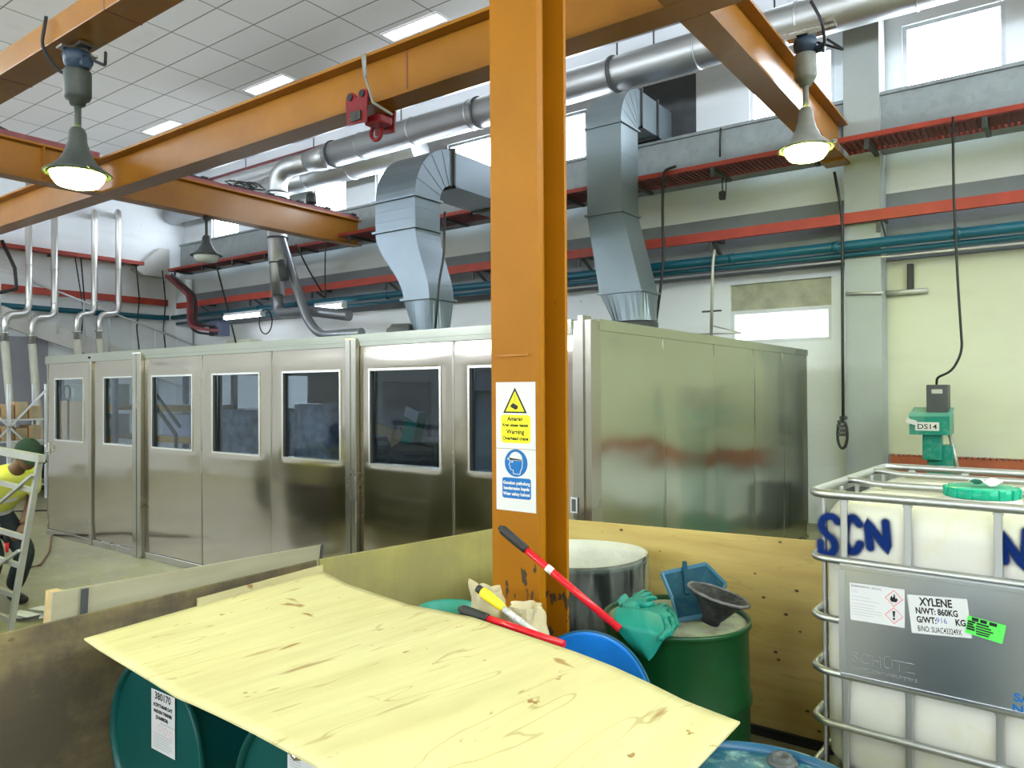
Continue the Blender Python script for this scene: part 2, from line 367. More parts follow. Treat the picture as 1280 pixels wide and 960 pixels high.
def adopt(o, parent, local=False):
    o.parent = parent
    # world-coordinate meshes: cancel the root's offset once, deeper levels inherit it
    if not local and parent.type == 'EMPTY': o.matrix_parent_inverse = Matrix.Translation(-parent.location)
def tag(o, label, cat, group=None, kind=None):
    o['label'] = label; o['category'] = cat
    if group: o['group'] = group
    if kind: o['kind'] = kind
    return o
def thing(name, label, cat, loc=(0, 0, 0), rot=(0, 0, 0), group=None, kind=None):
    o = bpy.data.objects.new(name, None); C.objects.link(o); o.location = loc; o.rotation_euler = rot
    o.empty_display_size = 0.1
    return tag(o, label, cat, group, kind)
def struct(o, label=None, cat=None):
    o['kind'] = 'structure'
    if label: o['label'] = label; o['category'] = cat
    return o
def copy_tree(o, parent=None):
    c = o.copy(); C.objects.link(c)
    if parent: c.parent = parent
    for ch in list(o.children): copy_tree(ch, c)
    return c
def text_into(mb, txt, size, org, right, up, align='CENTER', thick=0.0, sx=1.0, bold=0.0):
    """add flat lettering to a mesh builder; org = anchor of the baseline"""
    cu = bpy.data.curves.new('lettering', 'FONT'); cu.body = txt; cu.size = size; cu.align_x = align; cu.extrude = thick
    cu.offset = bold; cu.resolution_u = 3
    ob = bpy.data.objects.new('lettering', cu); C.objects.link(ob)
    bpy.context.view_layer.update()
    me = bpy.data.meshes.new_from_object(ob.evaluated_get(bpy.context.evaluated_depsgraph_get()))
    R, U = V(right).normalized(), V(up).normalized(); Nn = R.cross(U); org = V(org)
    vs = [mb.bm.verts.new(org+R*v.co.x*sx+U*v.co.y+Nn*v.co.z) for v in me.vertices]
    for p in me.polygons:
        try: mb.bm.faces.new([vs[i] for i in p.vertices])
        except ValueError: pass
    bpy.data.objects.remove(ob); bpy.data.curves.remove(cu); bpy.data.meshes.remove(me)
    return mb
def arc(c, r, a0, a1, n, ax='YZ'):
    out = []
    for i in range(n+1):
        a = a0+(a1-a0)*i/n; p, q = r*math.cos(a), r*math.sin(a)
        out.append(V(c)+(V((0, p, q)) if ax == 'YZ' else V((p, 0, q)) if ax == 'XZ' else V((p, q, 0))))
    return out
def fillet(pts, r, n=6):
    """round the corners of a polyline"""
    pts = [V(p) for p in pts]; out = [pts[0]]
    for a, b, c in zip(pts, pts[1:], pts[2:]):
        u, w = (a-b), (c-b); k = min(r, u.length*0.49, w.length*0.49); u.normalize(); w.normalize()
        p, q = b+u*k, b+w*k
        for i in range(n+1):
            t = i/n; out.append((1-t)**2*p+2*t*(1-t)*b+t*t*q)
    out.append(pts[-1]); return out
def sag(p0, p1, drop, n=14):
    p0, p1 = V(p0), V(p1); return [p0.lerp(p1, i/n)-V((0, 0, drop*4*(i/n)*(1-i/n))) for i in range(n+1)]

# ------------------------------------------------------------------ room
XL, XR, YB, YF, ZC = -17.8, 6.5, 10.4, -15.0, 7.3
def holes_wall(mb, axis, a0, a1, z0, z1, p0, p1, holes):
    """slab between p0,p1 across axis with rectangular holes (a0,a1,z0,z1)"""
    A = sorted({a0, a1, *[h[0] for h in holes], *[h[1] for h in holes]}); Z = sorted({z0, z1, *[h[2] for h in holes], *[h[3] for h in holes]})
    for i in range(len(A)-1):
        run = None
        for j in range(len(Z)-1):
            ca, cz = (A[i]+A[i+1])/2, (Z[j]+Z[j+1])/2
            inside = any(h[0] < ca < h[1] and h[2] < cz < h[3] for h in holes)
            if not inside: run = (run[0], Z[j+1]) if run else (Z[j], Z[j+1])
            if (inside or j == len(Z)-2) and run:
                if axis == 'X': mb.box(A[i], A[i+1], p0, p1, run[0], run[1])
                else: mb.box(p0, p1, A[i], A[i+1], run[0], run[1])
                run = None
struct(MB().box(XL-0.3, XR+0.3, YF-0.3, YB+0.3, -0.2, 0).build('floor', 'floor'))
struct(MB().box(XL-0.3, XR+0.3, YF-0.3, YB+0.3, ZC, ZC+0.15).build('ceiling', 'ceil'))
UPW = [(-16.6, -15.5), (-14.7, -13.6), (-12.8, -11.75), (-10.9, -9.85), (-9.0, -7.95), (-7.1, -6.05), (-3.42, -2.3), (-1.5, -0.42), (0.4, 1.5), (2.3, 3.4), (4.2, 5.3)]
DUCTHOLE = (-5.05, -4.2, 5.2, 6.38)
LOWW = (-3.72, -2.36, 2.43, 3.27)
mb = MB(); holes_wall(mb, 'X', XL, XR, 0, ZC, YB, YB+0.25, [(a, b, 5.15, 6.32) for a, b in UPW]+[LOWW])
struct(mb.build('wall_back', 'wall'))
ADDED_LW = [(-14+2.6*i, -12.0+2.6*i) for i in range(6)]
mb = MB(); holes_wall(mb, 'Y', YF, YB, 0, ZC, XL-0.25, XL, [(a, b, 4.9, 6.9) for a, b in ADDED_LW])
struct(mb.build('wall_left', 'wall'))
ADDED_RW = [(-14+2.6*i, -12.2+2.6*i) for i in range(9)]
mb = MB(); holes_wall(mb, 'Y', YF, YB, 0, ZC, XR, XR+0.25, [(a, b, 5.0, 7.0) for a, b in ADDED_RW]); struct(mb.build('wall_right', 'rightwall'))
ADDED_FW = [(-15+3*i, -13+3*i) for i in range(7)]
mb = MB(); holes_wall(mb, 'X', XL, XR, 0, ZC, YF-0.25, YF, [(a, b, 5.0, 7.0) for a, b in ADDED_FW]); struct(mb.build('wall_front', 'farwall'))
wn = [0]
def window(x0, x1, z0, z1, y, m='sky', axis='X', label=None):
    wn[0] += 1
    t = bpy.data.objects.new('window_%d' % wn[0], None); C.objects.link(t); t['kind'] = 'structure'
    f = MB(); w = 0.05
    if axis == 'X':
        for a in ((x0, x0+w, z0, z1), (x1-w, x1, z0, z1), (x0+w, x1-w, z0, z0+w), (x0+w, x1-w, z1-w, z1)): f.box(a[0], a[1], y+0.03, y+0.11, a[2], a[3])
        p = MB().box(x0+w, x1-w, y+0.065, y+0.075, z0+w, z1-w)
    else:
        for a in ((x0, x0+w, z0, z1), (x1-w, x1, z0, z1), (x0+w, x1-w, z0, z0+w), (x0+w, x1-w, z1-w, z1)): f.box(y+0.03, y+0.11, a[0], a[1], a[2], a[3])
        p = MB().box(y+0.065, y+0.075, x0+w, x1-w, z0+w, z1-w)
    fo = f.build('window_frame', 'rackwhite', t); p.build('pane', m, t)
for a, b in UPW: window(a, b, 5.15, 6.32, YB)
window(LOWW[0], LOWW[1], LOWW[2], 2.90, YB, 'lowsky')
for a, b in ADDED_RW: window(a, b, 5.0, 7.0, XR, 'sky', 'Y')  # glowing panes added on the unseen right wall to brighten the ceiling
for a, b in ADDED_LW: window(a, b, 4.9, 6.9, XL-0.14, 'sky', 'Y')  # likewise added on the unseen part of the left wall
for a, b in ADDED_FW: window(a, b, 5.0, 7.0, YF-0.14, 'sky')  # likewise added on the unseen wall behind the camera
struct(MB().box(LOWW[0], LOWW[1], YB+0.06, YB+0.12, 2.90, 3.27).build('trim_1', paint('weathered_infill', (0.36, 0.36, 0.28), 0.7, var=0.2, scale=5)))
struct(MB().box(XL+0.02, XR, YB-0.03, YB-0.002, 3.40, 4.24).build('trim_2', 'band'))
mb = MB().box(-1.70, XR, YB-0.05, YB-0.004, 0.97, 3.38); struct(mb.build('trim_3', 'cream'))
for i, (a, b) in enumerate(((-2.10, -1.69),)):
    mb = MB().box(a, b, 9.96, YB-0.055, 0, ZC-0.01)
    struct(mb.build('pier_back' if i == 0 else 'pier_back_inner', 'pier'))
bpy.data.objects['pier_back'].name = 'trim_4'
struct(MB().box(XL+0.002, XL+0.45, YB-0.5, YB-0.06, 0, 4.6).build('trim_6', 'wall'))
# haunch under girder at the corner
struct(MB().prism([(XL+0.02, 9.85, 4.60), (XL+0.02, 9.85, 5.3), (XL+0.02, 9.62, 5.3), (XL+0.02, 9.0, 4.72), (XL+0.02, 9.2, 4.60)], (0.25, 0, 0)).build('trim_7', 'stair'))
# dark grey sheet where the recess under the stair lies, left
struct(MB().box(XL+0.005, XL+0.06, 2.0, 7.2, 0, 3.0).build('trim_8', 'under'))
# red-brown scalloped edging along the back wall behind the tank
mb = MB().box(-1.66, XR, YB-0.10, YB-0.055, 0.72, 0.95)
for i in range(60): mb.tube([(-1.62+i*0.06, YB-0.085, 0.945), (-1.62+i*0.06, YB-0.085, 0.975)], 0.02, 8)
tag(mb.build('scalloped_edging', 'brown'), 'red-brown scalloped edging strip low on the cream wall behind the white tank', 'edging')

# ------------------------------------------------------------------ ceiling lights
fix0 = None; GRP = 'recessed ceiling lights'
rows = {8.22: [-14.92, -11.32, -7.76, -4.1, -0.5, 3.1]}
for y_ in (5.13, 2.06, -1.0, -4.1, -7.2, -10.2, -13.2): rows[y_] = [-14.9, -11.3, -7.7, -4.1, -0.5, 3.1]
LN = {(8.22, -14.92): 'small bright ceiling panel farthest along the row above the orange runway beam', (8.22, -11.32): 'bright ceiling light panel between the far panel and the one by the trolley',
      (8.22, -7.76): 'louvred ceiling light panel just above the runway beam beside the yellow column', (5.13, -11.3): 'louvred ceiling light panel seen above the upper left orange beam',
      (5.13, -14.9): 'ceiling light panel cut by the left picture edge'}
for y, xs in rows.items():
    for x in xs:
        lb = LN.get((y, x), 'recessed white ceiling light panel in the tile grid')
        if fix0 is None:
            t = thing('ceiling_light', lb, 'ceiling light', (x, y, ZC), group=GRP); fix0 = t
            f = MB(); a, b = 0.58, 0.15
            for q in ((-a, -a+0.02, -b, b), (a-0.02, a, -b, b), (-a+0.02, a-0.02, -b, -b+0.02), (-a+0.02, a-0.02, b-0.02, b)): f.box(q[0], q[1], q[2], q[3], -0.03, -0.004)
            for k in range(1, 14): f.box(-a+k*0.083-0.003, -a+k*0.083+0.003, -b+0.02, b-0.02, -0.022, -0.012)
            f.build('louvre_frame', 'white', t, True); MB().box(-a+0.02, a-0.02, -b+0.02, b-0.02, -0.011, -0.005).build('diffuser', 'panelight', t, True)
        else:
            t = copy_tree(fix0); t.location = (x, y, ZC); t['label'] = lb
# fix: the group is only for the look-alikes
# ------------------------------------------------------------------ crane steelwork
def ibeam(mb, p0, p1, b, h, tf, tw, up=V((0, 0, 1))):
    """I section from p0 to p1 (bottom centre line)"""
    p0, p1 = V(p0), V(p1); d = (p1-p0).normalized(); x = d.cross(up).normalized()
    for z0, z1, w in ((0, tf, b), (tf, h-tf, tw), (h-tf, h, b)):
        q = [p0+x*w/2+up*z0, p0-x*w/2+up*z0, p0-x*w/2+up*z1, p0+x*w/2+up*z1]; mb.prism(q, p1-p0)
    return mb
t = thing('yellow_column', 'tall chipped yellow steel column standing in the middle with safety signs', 'column', (-1.878, 2.72, 0), kind='thing')
mb = MB().box(-2.002, -1.754, 2.600, 2.645, 0.012, 4.594).box(-1.895, -1.861, 2.645, 2.815, 0.012, 4.594).box(-2.002, -1.754, 2.815, 2.835, 0.012, 4.594)
mb.build('shaft', 'column', t)
MB().box(-2.1, -1.655, 2.5, 2.93, 0, 0.012).build('base_plate', 'column', t)
mb = MB()   # weld bead ring and edge plate seen above the signs
mb.box(-1.96, -1.80, 2.594, 2.600, 1.945, 1.955).build('weld_bead', 'beam', t)

t = thing('runway_beam', 'long orange crane runway beam crossing behind the yellow column carrying the red trolley', 'beam', (-6, 5.205, 4.6), kind='thing')
ibeam(MB(), (-17.4, 5.205, 4.6), (3.0, 5.205, 4.6), 0.27, 0.51, 0.03, 0.02).build('girder_section', 'beam', t)
MB().box(-5.005, -4.995, 5.189, 5.195, 4.632, 5.078).build('weld_seam', 'tray', t)
t = thing('header_beam', 'orange box-section beam with a lamp bracket at the upper left', 'beam', (-6, 2.79, 4.6), kind='thing')
MB().box(-17.3, 3.5, 2.65, 2.93, 4.6, 4.80, 0.006).build('box_section', 'beam', t)
for x in (-12.2, -9.4, -7.55, -5.6, -4.2): MB().box(x-0.004, x+0.004, 2.647, 2.933, 4.597, 4.803).build('seam', 'tray', t)
def crossbeam(x, y0, y1, label, stiff=()):
    t = thing('cross_beam', label, 'beam', (x, (y0+y1)/2, 4.6), kind='thing')
    ibeam(MB(), (x, y0, 4.6), (x, y1, 4.6), 0.24, 0.50, 0.025, 0.016).build('girder_section', 'beam', t)
    if stiff:
        for y in stiff: MB().box(x+0.01, x+0.115, y-0.006, y+0.006, 4.627, 5.073).build('stiffener', 'beam', t)
    return t
XB1, XB2 = -2.165, -10.93
cR = crossbeam(XB1, 5.345, 9.955, 'orange cross beam at upper right running back to the grey wall pier')
MB().box(XB1-0.14, XB1+0.14, 9.7, 9.955, 4.575, 4.6).build('seat_plate', 'beam', cR)
crossbeam(XB1, 2.935, 5.065, 'orange cross beam overhead linking the runway beam to the header beam near the column')
cL = crossbeam(XB2, 5.345, 9.955, 'orange cross beam at left topped by a red cable rail, running behind the blue-grey duct')
crossbeam(XB2, 2.935, 5.065, 'orange cross beam with web stiffeners at the far left beside the lit lamp', (4.35, 4.7, 3.2))
# festoon rail on the left cross beams
t = thing('cable_rail', 'red conductor rail with black looped cables on top of the left orange cross beam', 'cable rail', (XB2, 7.5, 5.1))
mb = MB(); mb.box(XB2+0.02, XB2+0.10, 5.4, 9.9, 5.105, 5.16); mb.build('rail', 'tray', t)
for k in range(7):
    y = 6.0+k*0.62; MB().box(XB2+0.0, XB2+0.12, y, y+0.10, 5.165, 5.20).build('clamp', 'dark', t)
mb = MB()
for k, y in enumerate((7.25, 7.4, 7.5, 7.62)): mb.tube([V((XB2+0.06+0.02*math.sin(k+i*1.7), y+0.15*math.cos(i*0.5+k)+0.05*math.sin(i*1.9+k), 5.215+0.05*math.sin(i*0.5+k)+0.015*k)) for i in range(13)], 0.014, 6)
mb.tube([(XB2+0.05, 5.5+0.3*i, 5.175+0.02*math.sin(i*2.3)) for i in range(15)], 0.016, 6)
mb.build('cable_coil', 'dark', t)
tag(MB().lathe([(0, 0), (0.09, 0), (0.1, 0.03), (0.09, 0.15), (0.06, 0.19), (0, 0.2)], (XB2+0.06, 8.79, 5.205), 16).build('rail_buffer', 'dark'), 'small dark buffer stop on the red rail of the left cross beam', 'buffer')
t = thing('cable_rail', 'red conductor rail end on the cross beam beside the far left lamp', 'cable rail', (XB2, 4.0, 5.1))
MB().box(XB2+0.02, XB2+0.11, 2.95, 5.06, 5.105, 5.17).build('rail', 'tray', t)
MB().tube([(XB2+0.07, 2.95+0.1*i, 5.18+0.03*math.sin(i)) for i in range(12)], 0.018, 6).build('cable_coil', 'dark', t)

# trolley on the runway beam
def trolley():
    c = at(448, 132, Y=5.03)
    t = thing('beam_trolley', 'red hoist trolley clamped on the bottom flange of the orange runway beam', 'trolley', (c.x, 5.2, 4.6))
    def plate(y, dy):
        o = []
        prof = [(-0.14, -0.15), (0.13, -0.17), (0.15, 0.06)]+[(0.085+0.07*math.cos(a), 0.10+0.06*math.sin(a)) for a in [PI*i/8 for i in range(9)]]+[(0.0, 0.085)]+[(-0.085+0.07*math.cos(a), 0.10+0.06*math.sin(a)) for a in [PI*i/8 for i in range(9)]]+[(-0.155, 0.05)]
        return MB().prism([(c.x+a, y, c.z+b-0.02) for a, b in prof], (0, dy, 0))
    for y, dy in ((5.005, 0.02), (5.385, 0.02)): plate(y, dy).build('side_plate', 'trolleyred', t)
    mb = MB()
    for y in (5.0, 5.41):
        for sx in (-0.085, 0.085): mb.tube([(c.x+sx, y-0.012, c.z+0.09), (c.x+sx, y+0.012, c.z+0.09)], 0.035, 12)
    mb.build('axle_cap', 'dark', t)
    mb = MB()
    for y in (5.055, 5.355):
        for sx in (-0.085, 0.085): mb.tube([(c.x+sx, y-0.03, 4.675), (c.x+sx, y+0.03, 4.675)], 0.042, 14)
    mb.build('wheel', 'dkgrey', t)
    MB().tube([(c.x, 4.98, c.z-0.11), (c.x, 5.43, c.z-0.11)], 0.028, 12).box(c.x-0.07, c.x+0.07, 4.985, 5.004, c.z-0.16, c.z-0.07).build('cross_bolt', 'dkgrey', t)
    MB().tube(arc((c.x+0.02, 5.25, c.z-0.21), 0.075, 0, 2*PI, 18, 'XZ'), 0.02, 8, caps=False).build('hook_ring', 'trolleyred', t)
    mb = MB().box(c.x-0.02, c.x+0.2, 5.12, 5.3, c.z-0.17, c.z-0.08, 0.02).build('carrier_block', 'trolleyred', t)
    s = MB(); p = at(455, 68, Y=5.05); q = at(457, 97, Y=5.03); r = at(466, 128, Y=5.02); e = at(490, 143, Y=5.02)
    s.grid([[V(p)+V((-0.03, 0, 0.0)), V(p)+V((0.03, 0, 0))], [V(q)+V((-0.02, 0, 0)), V(q)+V((0.02, 0, 0))]], thick=(0, -0.012, 0))
    s.tube([q, r, e], 0.013, 8)
    o = s.build('webbing_sling', paint('grey_webbing', (0.30, 0.29, 0.28), 0.7)); tag(o, 'grey webbing strap hanging on the runway beam above the red trolley', 'strap')
trolley()

# ------------------------------------------------------------------ high-bay lamps
def lamp(root_name, label, top, bottom_z, lit, hous, brk, dirn=(1, 0)):
    """top: bracket height; lens bottom at bottom_z; overall 1.1 m"""
    x, y, zt = top; H = zt-bottom_z; sg_ = 1 if x < -5 else -1
    t = thing(root_name, label, 'pendant lamp', (x, y, bottom_z))
    s = H/1.12
    if brk:
        mb = MB().box(x-0.16, x+0.16, y-0.05, y+0.05, zt-0.035, zt-0.003).box(x-0.05, x+0.05, y-0.14, y+0.14, zt-0.055, zt-0.036)
        mb.build('mounting_bracket', 'steel_post', t)
        MB().lathe([(0, 0), (0.10, 0), (0.11, -0.03), (0.10, -0.10), (0.085, -0.11), (0.085, -0.16), (0, -0.145)], (x, y, zt-0.055), 20).build('junction_cap', 'lampblue', t)
        mb = MB().tube([(x+0.09, y, zt-0.17), (x+0.16, y, zt-0.17)], 0.035, 10).tube([(x+0.15, y, zt-0.17), (x+0.175, y, zt-0.17)], 0.045, 10)
        mb.build('cable_gland', 'lampblue', t)
        b0 = zt-0.20
        MB().lathe([(0, 0), (0.098, 0), (0.102, -0.02), (0.102, -0.195*s), (0.088, -0.225*s), (0.065, -0.235*s), (0.055, -0.27*s), (0, -0.275*s)], (x, y, b0), 24).build('ballast_housing', hous, t)
        zs = b0-0.265*s
    else:
        zs = zt; MB().lathe([(0, 0), (0.05, 0), (0.05, -0.05), (0.025, -0.07), (0, -0.07)], (x, y, zt), 14).build('mounting_bracket', 'dkgrey', t)
    zb = bottom_z+0.115
    hs = 0.34*s if brk else 0.30
    MB().tube([(x, y, zs), (x, y, zb+hs-0.02)], 0.026 if brk else 0.022, 12).build('stem', hous, t)
    k = 1.0
    prof = [(0.028, hs+0.03), (0.05, hs+0.015), (0.065, hs-0.02), (0.07, hs-0.09), (0.095, hs*0.5), (0.135, hs*0.28), (0.195, hs*0.12), (0.25, 0.0), (0.24, -0.008), (0.185, hs*0.06), (0.12, hs*0.28)]
    mb = MB().lathe(prof, (x, y, zb), 28)
    mb.build('shade', hous, t)
    mb = MB()
    mb.tube([(x+0.235, y-0.03, zb+0.02), (x+0.275, y-0.03, zb+0.01)], 0.018, 8).tube([(x-0.235, y+0.03, zb+0.02), (x-0.27, y+0.03, zb+0.01)], 0.018, 8)
    mb.build('shade_clip', hous, t)
    lp = [(0.205, 0.03), (0.20, 0.0), (0.185, -0.05), (0.15, -0.095), (0.09, -0.112), (0, -0.115)]
    MB().lathe(lp, (x, y, zb), 28).build('lens', 'lens' if lit else 'lens_off', t)
    MB().tube(arc((x, y, zb+0.0), 0.207, 0, 2*PI, 28, 'XY'), 0.008, 6, caps=False).build('lens_guard', 'dkgrey', t)
    if brk:
        mb = MB().tube(fillet([(x-0.10*sg_, y-0.19, zt+0.2), (x-0.2*sg_, y-0.19, zt-0.02), (x-0.19*sg_, y-0.06, zt-0.18), (x-0.09*sg_, y, zt-0.2)], 0.08), 0.014, 8)
        mb.tube(fillet([(x+0.09, y, zt-0.10), (x+0.33, y+0.06, zt-0.22), (x+0.16, y+0.145, zt-0.04)], 0.04), 0.012, 8)
        mb.build('feed_cable', 'dark', t)
    return t
p1 = at(110, 62, Z=4.6)
lamp('high_bay_lamp', 'glowing bell-shaped lamp hanging under the upper left orange header beam', (p1.x, 2.80, 4.595), 3.45, True, 'lampgrey', True)
lamp('high_bay_lamp', 'glowing pale bell-shaped lamp hanging beside the right orange cross beam', (-1.86, 7.27, 5.125), 3.93, True, 'lamppale', True)
mb = MB().bar((-2.3, 7.22, 5.17), (-1.6, 7.22, 5.17), 0.05, 0.05).bar((-2.3, 7.34, 5.17), (-1.6, 7.34, 5.17), 0.05, 0.05).bar((-2.2, 7.15, 5.135), (-2.2, 7.4, 5.135), 0.04, 0.02)
tag(mb.build('lamp_bracket_channel', 'steel_post'), 'pair of steel channels on the right cross beam carrying the pale lamp', 'bracket')
p3 = at(258, 271, X=-10.93)
lamp('high_bay_lamp', 'unlit dark bell-shaped lamp hanging below the left orange cross beam', (-10.93, p3.y, 4.598), 3.86, False, 'dkgrey', False)
# more lamps of the same bay, outside the photo
for q in ((-3.2, 0.2, 'above the drums'), (0.9, 2.79, 'under the header beam'), (3.0, 7.3, 'near the right wall')):
    lamp('high_bay_lamp', 'bell-shaped lit lamp of the bay beyond the picture, %s' % q[2], (q[0], q[1], 4.9 if q[1] < 2 else 4.595), 3.6 if q[1] < 2 else 3.45, True, 'lampgrey', True)

# ------------------------------------------------------------------ round ducts
def ringed(t, p0, p1, r, every, first=0.4):
    p0, p1 = V(p0), V(p1); d = (p1-p0); L = d.length; d.normalize(); k = first
    while k < L:
        c = p0+d*k; MB().tube([c-d*0.012, c+d*0.012], r+0.012, 28).build('joint_ring', 'galv', t); k += every
DZ, DY, DR = 6.27, 9.4, 0.235
t = thing('spiral_duct', 'large round galvanised duct running under the high windows, elbowing down at its left end', 'duct', (-4, DY, DZ))
MB().tube([(5.5, DY, DZ), (-11.1, DY, DZ)], DR, 32).build('straight_run', 'galv', t)
ringed(t, (5.5, DY, DZ), (-11.0, DY, DZ), DR, 1.28, 0.3)
for x in (-10.95, -7.45, -5.0): MB().tube([(x-0.02, DY, DZ), (x+0.02, DY, DZ)], DR+0.022, 28).build('clamp_band', 'dkgrey', t)
pb = at(347, 260, Y=9.25); XBr = pb.x
pts = [(-11.1, DY, DZ), (-11.25, DY-0.02, DZ-0.02), (-11.6, DY-0.08, DZ-0.04)]
MB().tube(pts, 0.2, 24, radii=[DR, DR-0.01, 0.19]).build('reducer', 'galv', t)
path = fillet([(-11.6, DY-0.08, DZ-0.04), (XBr, DY-0.15, DZ-0.06), (XBr, DY-0.15, 5.2)], 0.42, 8)
MB().tube(path, 0.19, 24).build('elbow', 'galv', t)
MB().tube([(XBr, DY-0.15, 5.2), (XBr, DY-0.15, 4.5), (XBr, DY-0.15, 4.3), (XBr, DY-0.15, 3.72)], 0.19, 24, radii=[0.19, 0.19, 0.165, 0.13]).build('drop_pipe', 'galv', t)
for z in (5.75, 4.85, 4.35): MB().tube([(XBr, DY-0.15, z-0.015), (XBr, DY-0.15, z+0.015)], 0.205 if z > 4.4 else 0.175, 24).build('clamp_band', 'dkgrey', t)
e1 = at(388, 389, Y=9.2); e2 = at(452, 396, Y=9.6)
MB().tube(fillet([(XBr, DY-0.15, 3.72), (XBr, DY-0.15, 3.35), (e1.x, 9.2, e1.z), (e2.x, 9.3, e2.z)], 0.25, 7), 0.10, 16).build('tail_pipe', paint('dull_grey_pipe', (0.2, 0.21, 0.24), 0.35, metal=0.6), t)
t = thing('spiral_duct', 'round galvanised duct farther back, continuing toward the left corner', 'duct', (-14, 10.0, 6.2))
MB().tube([(-9.3, 9.99, 6.2), (-17.7, 9.99, 6.2)], 0.24, 28).build('straight_run', 'galv', t)
ringed(t, (-9.3, 9.99, 6.2), (-17.6, 9.99, 6.2), 0.24, 1.3, 0.5)
# thin diagonal pipe that branches from the drop
a0 = at(352, 300, Y=8.96); a1 = at(384, 400, Y=8.96); a2 = at(400, 419, Y=8.96); a3 = at(452, 416, Y=8.9)
t = thing('branch_pipe', 'slim slanting grey pipe crossing behind the duct drop and bending along the booth top', 'pipe', (a1.x, 9.5, a1.z))
MB().tube(fillet([a0, a1, a2, a3], 0.25, 6), 0.085, 16).build('pipe_run', paint('slim_grey_pipe', (0.24, 0.26, 0.29), 0.35, metal=0.6), t)
g0 = at(352, 326, Y=8.78); g1 = at(356, 350, Y=8.78)
MB().tube([g0, g1], 0.085, 14).build('stub', 'dkgrey', t)
# hanger and small services beside the duct
t = thing('service_pipe', 'thin dark red pipe running above the round galvanised duct', 'pipe', (-6, 9.85, 6.75))
MB().tube([(5.5, 9.85, 6.72), (-16.9, 9.85, 6.72)], 0.035, 8).build('pipe_run', 'tray', t)
for k in range(9): MB().tube([(4-k*2.3, 9.85, 6.75), (4-k*2.3, 9.85, ZC-0.003)], 0.012, 6).build('hanger_rod', 'dkgrey', t)
t = thing('cable_tray', 'grey cable tray hung near the ceiling above the round duct', 'cable tray', (-6, 9.5, 6.85))
MB().box(-16.9, 5.5, 9.3, 9.65, 6.84, 6.855).box(-16.9, 5.5, 9.29, 9.30, 6.84, 6.92).box(-16.9, 5.5, 9.65, 9.66, 6.84, 6.92).build('tray_channel', 'galv_pipe', t)
for k in range(9): MB().tube([(3.4-k*2.3, 9.48, 6.858), (3.4-k*2.3, 9.48, ZC-0.003)], 0.012, 6).build('hanger_rod', 'dkgrey', t)
duct0 = bpy.data.objects['spiral_duct']
for k in range(6): MB().tube([(2.8-k*2.4, DY, DZ+0.225), (2.8-k*2.4, DY, 6.836)], 0.012, 6).build('hanger_rod', 'dkgrey', duct0)

